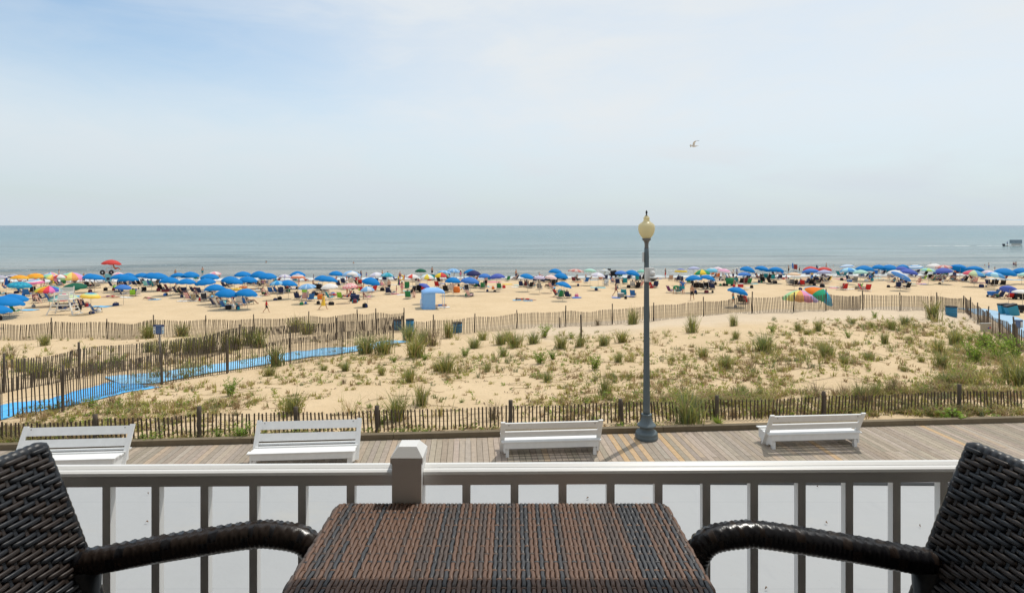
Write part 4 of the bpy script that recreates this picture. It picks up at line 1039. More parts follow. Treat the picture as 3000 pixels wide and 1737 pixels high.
def mk_pred(kind,pose):
    hd=[x for x in BONES[pose] if x[0]=='hd1' and x[1]=='hd2'][0]; nos=[x for x in BONES[pose] if x[1]=='nos'][0]; face=(nos[3]-nos[2]).normalized(); up=(hd[3]-hd[2]).normalized(); h1=hd[2]
    def hair(a,b,t_,c):
        if not(a.startswith('hd') or (a=='nec' and b=='hd0' and t_>.6)) or b=='nos': return False
        r=c-h1; return r.dot(up)>.045 or r.dot(face)<.015
    def longhair(a,b,t_,c):
        r=c-h1
        if hair(a,b,t_,c): return True
        return (a in('nec','che') and b in('hd0','nec')) and r.dot(face)<-.01 and t_>.3
    def shorts(a,b,t_,c): return (a=='pel' and (b.startswith('hp') or (b=='wai' and t_<.25))) or (a.startswith('hp') and t_<.72)
    def brief(a,b,t_,c): return (a=='pel' and (b.startswith('hp') or (b=='wai' and t_<.2))) or (a.startswith('hp') and t_<.12)
    def shirt(a,b,t_,c): return (a in('wai','che') and b in('che','nec') and not(b=='nec' and t_>.55)) or (a=='pel' and b=='wai') or (a=='che' and b.startswith('sh')) or (a.startswith('sh') and t_<.55)
    def suit(a,b,t_,c): return brief(a,b,t_,c) or (a=='pel' and b=='wai') or (a=='wai' and b=='che') or (a=='che' and b=='nec' and t_<.25)
    def bra(a,b,t_,c): return (a=='wai' and b=='che' and t_>.62) or (a=='che' and b=='nec' and t_<.22)
    return dict(hair=hair,longhair=longhair,shorts=shorts,brief=brief,shirt=shirt,suit=suit,bra=bra)[kind]
POSES={p:body_mesh(p) for p in('stand','walk','hips','sit','lie','bend')}
SH={}
def cloth(pose,kind):
    k=(pose,kind)
    if k not in SH:
        off={'hair':.016,'longhair':.022,'shorts':.024,'shirt':.020}.get(kind,.009)
        SH[k]=shell(POSES[pose],pose,mk_pred(kind,pose),off,kind)
    return SH[k]
def dress_mesh():
    mb=MB(); mb.lathe([(.25,.42),(.245,.45),(.22,.65),(.185,.85),(.15,1.02),(.14,1.12),(.165,1.28),(.15,1.38),(.10,1.44)],20)
    return mb.mesh('dress')
DRESS=dress_mesh()
def hat_mesh():
    mb=MB(); mb.lathe([(.21,-.01),(.21,.0),(.10,.02),(.095,.09),(.05,.115)],18); return mb.mesh('hat')
HAT=hat_mesh()
MC={}
def mcopy(me,m):
    k=(me.name,m.name)
    if k not in MC:
        c=me.copy(); c.name=me.name; c.materials.clear(); c.materials.append(m); MC[k]=c
    return MC[k]
SKIN=[mat('skin_%s'%n,c,.55,.08,4) for n,c in(('fair',(.60,.36,.26)),('tan',(.46,.26,.165)),('brown',(.30,.16,.10)),('sunburnt',(.58,.30,.21)))]
HAIR=[mat('hair_%s'%n,c,.6,.2,20) for n,c in(('dark',(.022,.015,.012)),('brown',(.06,.035,.02)),('blond',(.33,.22,.10)),('grey',(.30,.29,.28)))]
CL={'k':('black',(.015,.015,.018)),'n':('navy',(.02,.035,.11)),'b':('blue',(.03,.16,.50)),'t':('teal',(.02,.30,.38)),'g':('green',(.03,.22,.09)),'r':('red',(.55,.03,.03)),'p':('purple',(.16,.04,.14)),'m':('pink',(.72,.20,.32)),
    'o':('orange',(.75,.20,.04)),'y':('yellow',(.78,.52,.06)),'w':('white',(.72,.71,.68)),'e':('grey',(.22,.23,.24)),'s':('sky blue',(.14,.45,.72)),'l':('lime green',(.30,.62,.06)),'a':('aqua',(.22,.60,.66)),'c':('maroon',(.17,.03,.045))}
PEOPLE=[]
def person(v,pose,rz,top=None,bot=None,tall=1.0,long=False,hat=None,px=0,note=None,skin=None,cid=None):
    rp=random
    sk=rp.choices(SKIN,[.35,.35,.12,.18])[0] if skin is None else SKIN[skin]
    o=bpy.data.objects.new('person',mcopy(POSES[pose],sk)); COL.objects.link(o); o.location=v; o.rotation_euler=(0,0,rz); o.scale=(tall,)*3
    hm=rp.choices(HAIR,[.45,.33,.15,.07])[0]
    def part(nm,me,m): c=bpy.data.objects.new(nm,mcopy(me,m)); COL.objects.link(c); c.parent=o; return c
    part('hair',cloth(pose,'longhair' if long else 'hair'),hm)
    desc=''
    if bot=='D': 
        part('dress',DRESS,fab(CL[top][1])); desc='a long %s dress'%CL[top][0]
    else:
        if long:
            if rp.random()<.5 or top is None:
                c=top or rp.choice('knrtpmb'); part('swimsuit',cloth(pose,'suit'),fab(CL[c][1])); desc='a %s swimsuit'%CL[c][0]
            else: part('bikini_top',cloth(pose,'bra'),fab(CL[top][1])); part('bikini_bottom',cloth(pose,'brief'),fab(CL[top][1])); desc='a %s bikini'%CL[top][0]
        else:
            b=bot or rp.choice('knbrgte'); part('shorts',cloth(pose,'shorts'),fab(CL[b][1])); desc='%s shorts'%CL[b][0]
            if top: part('shirt',cloth(pose,'shirt'),fab(CL[top][1])); desc='a %s shirt and %s shorts'%(CL[top][0],CL[b][0])
    if hat:
        h=part('hat',HAT,fab(CL[hat][1])); hd=[x for x in BONES[pose] if x[1]=='hd2'][0][3]; h.location=hd-Vector((0,0,.03)); desc+=', %s hat'%CL[hat][0]
    act={'stand':'standing','walk':'walking','hips':'standing','sit':'seated','lie':'lying down','bend':'bending over'}[pose]
    who='child' if tall<.8 else 'person'
    tag(o,note,'person',{'sit':'people sitting on the beach','lie':'people lying on the beach'}.get(pose,'people standing on the beach'))
    if not note: LABELS.append((o,'%s in %s'%(act+' '+who,desc),px,'beach'))
    return o
# ------------------------------------------------------------------ beach furniture prototypes
def chair_meshes():
    fr=MB(); sl=MB(); am=MB()
    w=.27
    seat=[(0,.50,.30),(0,.30,.245),(0,.10,.20),(0,.0,.185)]; bk=[(0,-.04,.20),(0,-.16,.42),(0,-.27,.62),(0,-.36,.80)]
    for sx in(-1,1):
        fr.tube([(sx*w,.50,.305),(sx*w,0,.19)],.014,6); fr.tube([(sx*w,0,.15),(sx*w,-.37,.84)],.014,6)
        fr.tube([(sx*w,.42,.44),(sx*w,.50,.0),(sx*w,.2,.0)],.013,6); fr.tube([(sx*w,.20,.46),(sx*w,-.32,.0),(sx*w,-.02,.0)],.013,6)
    fr.tube([(-w,.5,.305),(w,.5,.305)],.013,6); fr.tube([(-w,-.37,.84),(w,-.37,.84)],.013,6); fr.tube([(-w,-.30,.01),(w,-.30,.01)],.012,6); fr.tube([(-w,.5,.01),(w,.5,.01)],.012,6)
    for seg in(seat,bk):
        vs=[]
        for i,(x,y,z) in enumerate(seg):
            for k in range(5):
                u=k/2-1; vs.append((u*w*.97,y,z-.03*(1-u*u)*(0.6 if i in(0,3) else 1)))
        n0=len(vs); up=[(x,y+.0,z-.012) for x,y,z in vs]
        fs=[(i*5+k,i*5+k+1,i*5+k+6,i*5+k+5) for i in range(3) for k in range(4)]
        sl.add(vs+up,fs+[tuple(n0+q for q in f[::-1]) for f in fs],0,True)
    for sx in(-1,1): am.bar((sx*(w+.01),.44,.45),(sx*(w+.01),-.20,.47),.05,.022)
    return fr.mesh('frame'),sl.mesh('sling'),am.mesh('armrest')
CF,CS,CA=chair_meshes()
FRM=mat('chair_frame_aluminium',(.50,.50,.50),.4,.1,4); FRD=mat('chair_frame_dark',(.05,.05,.06),.5)
ARM=mat('chair_arm_wood',(.42,.30,.18),.6)
def stripemat(cols,scale,nm,axis=0):
    if nm in MATS: return MATS[nm]
    m,t,b=newmat(nm); tc=t.n('ShaderNodeTexCoord').outputs['Object']; sp=t.n('ShaderNodeSeparateXYZ'); t.l(tc,sp.inputs[0])
    f=t.math('FRACT',t.math('MULTIPLY',sp.outputs[axis],scale)); n=len(cols); c=cols[0]
    for i in range(1,n): c=t.mix(t.math('GREATER_THAN',f,i/n),c,cols[i])
    t.l(c,b.inputs['Base Color']); b.inputs['Roughness'].default_value=.8; MATS[nm]=m; return m
STR={'R':('red striped',stripemat([(.6,.05,.05),(.75,.72,.68)],9,'stripe_red')),'G':('green striped',stripemat([(.03,.2,.10),(.6,.62,.5),(.45,.12,.06)],7,'stripe_green')),'M':('pink striped',stripemat([(.75,.3,.3),(.75,.68,.62)],9,'stripe_pink')),'O':('orange striped',stripemat([(.75,.25,.04),(.75,.6,.3),(.15,.25,.5)],7,'stripe_orange')),'L':('lavender striped',stripemat([(.45,.38,.62),(.7,.68,.72)],8,'stripe_lavender'))}
def colmat(c):
    if c in STR: return STR[c]
    return CL[c][0],fab(CL[c][1])
CHAIRS=[]
def chair(v,c,rz,px,sc=1.0):
    o=empty('beach_chair',v,rz); o.scale=(sc,)*3
    nm,m=colmat(c)
    for n,me,mm in(('sling',CS,m),('frame',CF,FRM if random.random()<.6 else FRD),('armrest',CA,ARM if random.random()<.5 else FRD)):
        q=bpy.data.objects.new(n,mcopy(me,mm)); COL.objects.link(q); q.parent=o
    tag(o,None,'beach chair','low folding beach chairs'); LABELS.append((o,'%s beach chair'%nm,px,'beach'))
    CHAIRS.append((v,rz,o)); return o
# ------------------------------------------------------------------ umbrellas
UM={}
def canopy(key,spec):
    if key in UM: return UM[key]
    mode,cols,ng,depth=spec
    mb=MB(); rings=[(.0,0),(.12,.03),(.35,.14),(.6,.34),(.82,.64),(1.0,1.0)]  # r, fraction of drop
    nsub=3; n=ng*nsub; vs=[]
    for r,dz in rings:
        for k in range(n):
            a=2*math.pi*k/n; ph=(k%nsub)/nsub; bulge=math.sin(math.pi*ph) if nsub>1 else 0
            rr=r*(1-.035*bulge*r)
            z=-depth*dz*(1) - .012*bulge*r
            vs.append((rr*math.cos(a),rr*math.sin(a),z))
    # valance with scallops
    r,dz=rings[-1]
    for k in range(n):
        a=2*math.pi*k/n; ph=(k%nsub)/nsub; bulge=math.sin(math.pi*ph)
        vs.append((r*(1.0-.035*bulge)*math.cos(a),r*(1.0-.035*bulge)*math.sin(a),-depth-.075-.045*bulge))
    NR=len(rings)+1; fs=[]; mi=[]
    for i in range(NR-1):
        for k in range(n):
            f=(i*n+k,i*n+(k+1)%n,(i+1)*n+(k+1)%n,(i+1)*n+k)
            g=k//nsub
            if mode=='solid': q=0
            elif mode=='gore': q=g%len(cols)
            elif mode=='ring': q=min(i,len(cols)-1) if len(cols)>2 else i%len(cols)
            elif mode=='top': q=0 if i<2 else 1
            elif mode=='rim': q=1 if i>=NR-3 else 0
            elif mode=='pat': q=(g*3+i*2+(k%2))%len(cols)
            mb.add([],[],0); fs.append(f); mi.append(q)
    mb.v=[tuple(x) for x in vs]; mb.f=fs; mb.m=mi; mb.sm=[True]*len(fs); mb.c=[None]*len(fs)
    me=mb.mesh('canopy')
    for c in cols: me.materials.append(fab(c,'canopy'))
    UM[key]=me; return me
B_=(.002,.21,.58); W_=(.78,.77,.76)
US={'B':('plain bright blue',('solid',[B_],8,.40)),'M':('plain medium blue',('solid',[(.055,.20,.58)],8,.36)),'N':('plain navy',('solid',[(.03,.035,.13)],8,.40)),'Y':('plain royal blue',('solid',[(.08,.13,.48)],8,.38)),
'G':('plain dark green',('solid',[(.012,.12,.07)],10,.38)),'R':('plain red',('solid',[(.62,.07,.06)],8,.36)),'W':('plain white',('solid',[W_],8,.34)),'E':('pale mint green',('solid',[(.42,.68,.60)],8,.34)),
'a':('white and navy striped',('ring',[W_,(.10,.12,.30)],8,.36)),'b':('orange and yellow banded',('ring',[(.72,.16,.04),(.80,.25,.03),(.85,.50,.05),(.80,.30,.03),(.85,.48,.05)],8,.36)),
'c':('blue, pink and yellow panelled',('gore',[(.05,.22,.55),(.40,.66,.75),(.75,.25,.50),(.80,.62,.25)],12,.5)),'d':('pastel rainbow panelled',('gore',[(.80,.30,.50),(.45,.38,.70),(.30,.62,.75),(.40,.70,.35),(.82,.70,.20),(.80,.38,.12)],12,.42)),
'e':('teal patterned',('pat',[(.02,.30,.48),(.04,.42,.55),(.02,.22,.40)],8,.34)),'f':('pink and blue ringed',('ring',[(.10,.10,.42),(.78,.40,.52),(.10,.45,.70),(.78,.70,.72),(.72,.20,.38)],10,.32)),
'g':('bright rainbow panelled',('gore',[(.10,.10,.45),(.03,.35,.60),(.05,.45,.18),(.80,.62,.05),(.85,.28,.03),(.75,.06,.10),(.80,.20,.45)],14,.36)),'h':('blue, green and yellow banded',('ring',[(.03,.12,.50),(.10,.30,.60),(.30,.62,.52),(.75,.68,.20),(.82,.55,.08)],8,.40)),
'i':('pink and white panelled',('gore',[(.78,.36,.42),(.80,.68,.68)],8,.34)),'j':('white and lilac dotted',('pat',[(.70,.68,.74),(.42,.40,.60)],8,.40)),'k':('red and blue ringed white',('ring',[(.70,.12,.10),(.78,.74,.70),(.15,.25,.55),(.78,.72,.66),(.75,.30,.18)],10,.40)),
'l':('light blue striped',('gore',[(.03,.30,.70),(.25,.55,.80)],10,.36)),'m':('light blue patterned',('pat',[(.20,.42,.72),(.38,.58,.80)],8,.32)),'o':('light blue and white',('gore',[(.22,.45,.75),(.62,.70,.80),(.28,.50,.78)],9,.42)),
'p':('pink flower patterned',('pat',[(.80,.42,.42),(.80,.68,.64),(.75,.25,.30)],8,.42)),'q':('white and lavender',('gore',[(.75,.75,.80),(.62,.62,.75)],8,.42)),'r':('teal striped',('gore',[(.03,.32,.42),(.20,.52,.68),(.05,.40,.55)],10,.38)),
's':('red and white panelled',('gore',[(.66,.08,.06),W_,W_],9,.38)),'t':('yellow, white and teal',('gore',[(.80,.62,.08),W_,(.05,.48,.50),W_],8,.38)),'u':('red, yellow and green panelled',('gore',[(.62,.06,.06),(.02,.25,.13),(.82,.60,.04),(.62,.06,.06),(.02,.25,.13),(.82,.60,.04)],6,.46)),
'v':('purple and white striped',('ring',[(.35,.28,.50),(.74,.70,.76)],8,.34)),'w':('pink and white ringed',('ring',[(.78,.50,.50),(.80,.74,.72)],8,.38)),'x':('thin red striped',('gore',[(.60,.22,.20),(.68,.52,.48)],14,.22)),
'y':('yellow topped',('top',[(.85,.52,.03),(.55,.60,.62)],8,.4)),'z':('blue with yellow rim',('rim',[(.10,.15,.50),(.82,.65,.12)],8,.36)),'A':('yellow and green panelled',('gore',[(.82,.60,.06),(.02,.30,.14)],8,.40)),
'C':('sky blue and white topped',('top',[(.74,.74,.70),(.16,.52,.72)],8,.40)),'D':('pale pink and white',('pat',[(.75,.58,.68),(.76,.72,.76)],8,.34)),'F':('orange and white ringed',('ring',[(.74,.42,.18),(.76,.70,.62)],8,.28)),
'H':('white and sky blue ringed',('ring',[(.20,.45,.75),(.76,.76,.78)],8,.32)),'I':('lavender blue',('solid',[(.42,.46,.66)],8,.30)),'J':('silver lined blue',('rim',[(.50,.55,.66),(.10,.30,.70)],8,.30)),'K':('mint and lime',('gore',[(.30,.66,.62),(.50,.72,.25),(.36,.68,.66)],8,.32)),
'L':('sky blue shaded',('gore',[(.12,.38,.75),(.40,.70,.85)],8,.32)),'O':('pink striped blue topped',('ring',[(.05,.20,.60),(.70,.25,.45),(.76,.60,.68),(.72,.25,.48),(.76,.62,.70)],8,.36)),'P':('tilted bright rainbow',('gore',[(.85,.22,.02),(.02,.35,.18),(.03,.45,.70),(.10,.20,.55),(.02,.38,.40),(.82,.62,.03),(.78,.15,.05),(.25,.55,.75)],8,.42)),'Q':('soft pastel',('gore',[(.10,.35,.70),(.25,.60,.55),(.72,.12,.18),(.55,.66,.40)],8,.4)),'S':('pale green',('solid',[(.25,.58,.45)],8,.32))}
poleM=mat('umbrella_pole',(.55,.50,.42),.5); poleW=mat('umbrella_pole_white',(.70,.70,.68),.4)
def umbrella(px,pyt,wpx,key,tilt=0,d=None,hgt=2.05,label=None,pitch=None):
    d=d or F*(8.55-hgt)/(pyt-HY)
    X=(px-CX)*d/F; g=tz(X,d); top=HC-(pyt-HY)*d/F
    r=max(.75,min(1.75,wpx*d/F/2*1.05)); h=top-g
    nm,spec=US[key]
    root=empty('beach_umbrella',(X,d,g),random.uniform(0,.8) if abs(tilt)<.05 else 0); root['label']=''
    po=MB(); 
    pl=bpy.data.objects.new('pole',POLE); COL.objects.link(pl); pl.parent=root; pl.scale=(1,1,h)
    c=bpy.data.objects.new('canopy',canopy(key,spec)); COL.objects.link(c); c.parent=root; c.location=(0,0,h)
    c.rotation_mode='ZXY'; c.scale=(r,r,r*random.uniform(1.05,1.35)*(1 if hgt<2.5 else .8)); c.rotation_euler=(random.uniform(-.13,.10) if pitch is None else pitch,tilt+random.uniform(-.10,.12),random.uniform(0,6))
    if abs(tilt)>.2: pl.rotation_euler=(0,tilt*.35,0); pl.location=(-math.sin(tilt*.35)*h,0,0)
    ti=bpy.data.objects.new('tip',TIP); COL.objects.link(ti); ti.parent=root; ti.location=(0,0,h)
    tag(root,label,'umbrella','%s beach umbrellas'%nm if key in 'BMNYGRW' else 'patterned beach umbrellas')
    if not label: LABELS.append((root,'%s beach umbrella'%nm,px,'beach'))
    return root
mb=MB(); mb.tube([(0,0,-.2),(0,0,1)],.021,8); POLE=mb.mesh('pole'); POLE.materials.append(poleM)
mb=MB(); mb.lathe([(.03,-.02),(.022,.03),(.008,.08)],8); TIP=mb.mesh('tip'); TIP.materials.append(poleM)
def rp(i,x,y): return 500*i+x/5.04, 740+y/5.04
# ---- umbrellas: left, right, top (in 5.04x crops of the photograph), pattern, tilt
UMB={0:"-90,85,335,a 120,292,320,a 185,405,330,b 410,635,305,b 635,860,290,c 690,872,325,d,.45 905,1215,290,d 150,440,430,e 370,615,395,f 565,890,490,g 925,1240,450,G 1215,1470,590,h -60,345,612,B -190,300,640,B -230,125,772,B 1230,1400,310,B 1255,1530,318,B 1655,1900,312,B 1760,2020,332,B 1820,1985,300,B 1985,2190,300,B 2130,2350,297,B 2180,2485,298,B 2380,2645,358,B 1720,1925,472,M,.15 1690,1810,293,i 830,950,322,s",
1:"0,205,298,B 165,405,282,B 455,700,312,B,.12 560,735,280,i 110,365,382,B 370,640,380,B 512,795,465,B 685,985,535,B 985,1280,532,B 950,1180,278,B 1180,1410,272,B 1310,1560,303,B,.1 755,990,350,B 820,1065,370,B,.15 1000,1265,348,B 1590,1775,320,j 1750,1975,275,B 1775,1980,312,k 1470,1680,412,l 1605,1870,405,B,.1 1890,2135,462,m 2130,2360,335,B 2205,2465,348,B,.15 2345,2560,270,B 2220,2460,457,W",
2:"20,285,268,o 85,230,282,W 15,230,452,p 325,580,368,B,.12 405,610,290,q 590,770,295,r 290,475,500,o 1090,1255,238,G 955,1150,318,s 1165,1370,318,t 1375,1575,295,u 1430,1625,262,m,.2 1565,1755,235,m 1805,1990,245,B 1850,2055,262,N 1535,1765,362,B 1775,2035,362,M 2020,2200,310,M 2180,2410,310,Y,-.2 1165,1355,465,Y,.35",
3:"130,330,312,B,.1 545,750,237,B,.12 630,838,298,B,.1 660,890,432,B,.28 320,490,340,v 490,665,328,w 835,1055,242,x 1060,1245,237,E 1170,1375,295,q 1298,1425,245,y 1520,1690,268,M 1680,1890,258,B,.1 1845,1990,250,S 2405,2580,237,z",
4:"70,245,205,I 170,395,250,A 345,515,228,C 445,590,212,D 525,712,238,O 35,280,332,B 275,492,332,B,.1 690,970,512,B,.15 865,1070,205,B,.12 1080,1290,200,B,.2 1275,1490,213,B,.1 815,1000,288,M 1785,1975,205,R 1770,2000,235,M 1985,2185,215,R 1990,2185,255,I 1560,1735,292,F 2320,2510,175,H 2340,2560,222,L",
5:"45,290,190,B 280,455,178,B 410,650,178,B 645,805,177,B 640,800,205,Y 805,1015,180,H 710,940,240,Y 525,730,258,W,.1 600,865,308,J,.42 5,200,252,E 1110,1330,165,W 1230,1430,185,x 1015,1195,230,K 1200,1430,225,Y 1465,1705,180,B,.22 1680,1915,200,B,.1 1650,1915,258,Q 1910,2090,262,D 1980,2215,290,L,.25 2110,2385,230,B 2370,2600,225,B 2450,2640,290,E 2380,2620,545,W"}
for i,s in UMB.items():
    for it in s.split():
        f=it.split(','); l,r,tp=map(float,f[:3]); px,py=rp(i,(l+r)/2,tp)
        umbrella(px,py,(r-l)/5.04,f[3],float(f[4]) if len(f)>4 else 0)
x,y=rp(4,1740,553); umbrella(x,y,92,'d',.08,d=55,label='wide pastel rainbow umbrella standing just behind the dune fence on the right')
x,y=rp(4,2085,540); umbrella(x,y,86,'P',.62,d=52,label='big bright rainbow umbrella tipped right over beside the dune fence',pitch=.25)
x,y=rp(0,945,596); umbrella(x,y,74,'Q',.05,d=F*8.6/(y-HY+34),hgt=1.2,label='low pastel umbrella set near the sand behind the white lifeguard chair')
x,y=rp(5,2315,495); umbrella(x,y,44,'Y',.3,d=63,label='royal blue umbrella shading the group at the right edge of the beach',pitch=-.15)
# ---- chairs
CHR={0:"300,600,b 400,645,b 500,605,k 540,745,c 610,705,n 700,635,t 730,720,b 215,900,g 1215,805,n 1390,890,b 905,868,n 1960,645,l 2030,640,w 1800,640,n 1650,515,n 1760,500,n 1830,505,b 1990,495,n 2060,490,k 2120,480,n 2200,505,b 2250,505,t 2310,480,k 2370,565,k 2480,570,c 735,490,g 780,480,y 860,490,n 930,480,g 1320,525,k 1400,525,k 210,545,g 260,540,k 430,505,k 150,490,n 10,635,t 50,910,n 1290,520,n 700,600,k 850,505,k 1870,505,n 2160,510,a 1460,475,n",
1:"85,615,n 150,625,k 205,615,n 335,600,n 430,612,n 260,705,R 345,715,G 490,722,k 610,712,G 540,705,t 600,612,k 640,795,n 700,805,w 790,825,b 770,770,n 960,805,w 1020,775,w 1150,765,t 1080,775,b 890,495,n 1360,492,w 1270,490,b 1400,472,y 1470,492,w 1380,635,k 1480,605,b 1560,605,b 1630,612,n 1670,600,n 1700,545,k 1870,695,n 1980,705,R 2070,715,b 1985,640,l 2150,555,k 2190,562,k 2240,585,k 2290,585,n 1850,432,t 370,405,g 2480,505,n 2340,695,t 2500,685,l 1130,485,n 1180,485,n 1310,500,k 1530,470,t 1220,480,R 790,520,n 860,530,k 1340,420,g 1440,415,n",
2:"100,682,r 190,700,n 370,685,m 310,592,r 410,597,r 480,582,r 600,515,w 670,505,w 690,612,n 740,618,n 985,682,g 1030,605,k 1140,582,k 1130,525,w 1170,582,k 1415,515,r 1445,445,k 1540,592,k 1620,575,w 1850,575,k 1885,655,M 1990,522,g 2330,545,g 2460,420,g 2120,505,n 1830,475,n 1900,482,n 970,525,g 230,485,k 275,482,r 210,405,b 510,462,n 460,495,k 1100,432,n 1060,435,w 1350,405,t 2090,535,g 2040,525,n 150,460,w 30,470,n 1210,590,r 1700,470,n 1950,475,k 2180,415,t 1560,400,n 640,420,n",
3:"135,505,n 210,505,c 275,525,k 320,515,g 405,545,e 580,530,R 550,515,k 600,485,k 340,435,n 500,435,n 560,435,k 600,420,n 690,405,n 770,425,k 915,435,c 960,430,k 1100,445,b 1380,412,n 1310,402,o 1490,455,b 1560,475,n 1670,465,t 1720,405,n 1850,415,t 1880,412,n 1780,515,w 1900,515,R 2120,515,n 2060,525,r 2330,590,p 2450,600,t 2345,412,O 2450,425,n 650,655,r 725,675,g 820,672,n 1650,650,t 1785,655,b 1385,488,w 1860,525,k 640,475,k 70,405,n 1940,410,k 1440,300,k 1500,330,k 1560,360,k 1470,350,k 1600,370,g 1380,320,g 2500,430,n 250,515,k 380,430,k 450,445,n",
4:"160,535,k 220,535,k 290,545,k 340,535,k 390,535,n 440,545,n 90,455,g 520,378,o 440,340,o 600,415,w 790,455,t 860,465,k 920,465,c 980,465,g 1010,375,n 1110,392,n 1230,395,t 1330,405,t 1400,405,n 1440,395,n 1180,445,k 1290,465,k 1570,475,w 1660,490,k 1770,490,r 1840,465,n 1900,485,k 2000,452,n 2080,445,k 2140,435,k 2160,425,y 2310,352,t 2390,352,t 2480,335,n 2340,555,k 2390,555,r 870,755,k 915,755,r 2450,412,n 1850,335,n 2060,362,n 750,485,t 1610,480,e 1720,485,c 2020,460,k 2110,380,n 1960,445,k 1160,395,k 1290,400,k 960,400,k 470,395,e",
5:"30,435,e 120,365,b 190,375,n 250,415,t 280,375,k 440,335,k 490,305,t 560,355,t 590,385,k 850,355,n 910,375,n 950,305,n 1050,405,l 1060,345,k 1175,425,g 1190,345,g 1250,345,c 1130,395,k 1210,405,w 1270,412,w 1350,415,k 1370,335,g 1480,365,n 1490,425,k 1600,315,n 1650,435,k 1755,405,c 1790,455,R 1920,392,n 1870,355,g 1995,485,n 2060,492,k 2100,485,k 2210,492,k 2240,405,c 2390,335,k 2500,395,n 670,525,n 800,540,k 95,545,l 125,568,r 210,570,r 2095,655,b 2320,685,r 2450,680,k 2170,680,n 1530,315,n 1700,310,n 830,300,k 540,340,n 330,330,b"}
for i,s in CHR.items():
    for it in s.split():
        f=it.split(','); px,py=rp(i,float(f[0]),float(f[1])); v=hit(px,py)
        face=random.choices([random.gauss(-.25,.45),random.uniform(-3.1,3.1)],[.7,.3])[0]
        chair(v,f[2],face,px,random.uniform(1.06,1.24))
# ---- people
PPL={0:"610,512,Pk 650,508,Pn 1235,470,Pk 525,495,F 1010,435,P 1060,435,F 1092,440,K 870,405,P 275,435,S 1545,450,F 1395,450,K 1112,825,Zb 85,812,F 2200,692,Lm 70,485,K 2240,495,S 2390,560,S 1920,470,S 1850,460,S 60,530,S 1115,445,S 800,490,S 430,500,S 1960,640,S 2040,640,S 1590,665,L 1680,668,Lr 150,480,S 1290,515,S 2060,480,S 2310,475,S 1330,430,K 1190,445,K 540,735,S 990,440,F 1720,500,S 700,600,S",
1:"900,745,Zr 1415,882,VrK 2255,840,D 410,405,S 470,345,P 720,378,I 700,735,S 1100,770,S 1140,760,S 790,520,S 1330,648,S 1290,548,L 1550,600,S 1880,685,S 1895,505,Fp 1985,415,S 1605,420,S 2120,495,S 2320,565,S 2410,638,L 80,515,KrT 250,700,S 70,390,P 1080,465,S 1200,485,S 1240,480,S 1510,440,S 2440,405,S 2110,415,K 1410,243,I 370,655,S 1690,540,S 600,610,S 150,620,S 2190,560,S 1400,470,S 960,795,S 1010,490,S 1810,420,S",
2:"75,450,F 110,440,P 165,440,PwT 220,465,P 290,405,F 85,625,Fc 325,690,Kn 705,590,Pk 815,600,FmK 895,608,Fm 930,418,KrT 605,410,P 685,415,FrT 785,410,S 865,420,F 1015,678,S 1070,660,S 1340,345,Pk 1760,392,F 1815,365,K 2000,505,S 2135,520,Pk 1960,370,S 1890,370,S 1670,355,K 1595,365,K 1530,550,S 1640,530,S 1840,550,S 1720,465,S 1450,800,L 180,247,I 2010,390,S 370,375,K 310,540,S 410,590,S 560,420,S 1140,440,S 1290,410,S 1180,420,K 180,420,F 250,440,F 1130,575,S 2330,540,S 1440,440,S",
3:"60,400,Pn 205,490,S 240,500,S 405,540,S 645,650,S 735,665,S 820,662,S 1000,430,S 1165,395,S 1535,645,Vc 2265,385,PkT 2110,400,S 2405,610,ZgT 415,355,S 1090,405,K 1530,455,S 1780,505,S 1850,490,S 1755,375,S 140,705,Lr 240,708,L 1840,405,S 1880,405,S 720,415,FrT 780,400,S 2505,590,PbT 2140,500,S 2070,515,S 1380,350,S 950,400,S 690,410,S 320,500,S 580,520,S 610,430,S 470,440,S 1310,390,S 2060,440,P 1640,450,S 2455,420,S",
4:"140,705,Vk 10,610,PbT 745,740,KT 850,748,S 905,750,S 1565,310,Pk 1725,305,K 745,400,PwT 800,380,PbT 600,400,S 650,390,S 700,390,S 850,450,S 890,440,S 950,450,S 1045,325,S 1130,380,S 1170,380,S 1220,390,S 1300,380,S 1340,340,S 1410,330,S 1460,330,S 1530,435,KmT 1560,470,S 1670,480,S 1780,480,S 1840,450,S 1910,425,PyT 1960,410,S 2040,410,S 2145,380,S 2120,268,P 2225,262,I 200,515,S 250,525,S 330,515,S 430,535,S 370,530,S 1700,480,S 1480,340,S 2000,430,S 1290,450,S 2480,320,S 270,420,F 610,370,S 2350,340,S",
5:"380,300,P 600,440,S 680,450,S 690,515,S 795,530,S 1140,240,I 1500,258,I 1070,400,S 1280,400,S 1340,400,S 1460,410,S 1250,330,S 1650,420,S 1810,450,S 1750,390,S 2290,685,SHw 2000,262,P 1940,250,I 2400,245,P 2230,370,S 2140,670,S 110,545,L 290,340,S 980,440,S 2090,275,I 2370,240,F 170,365,S 560,340,S 1180,415,S 1600,305,S 1920,380,S 1380,330,S 850,340,S 1490,415,S 2060,485,S 1300,330,S 440,320,S 2420,320,S"}
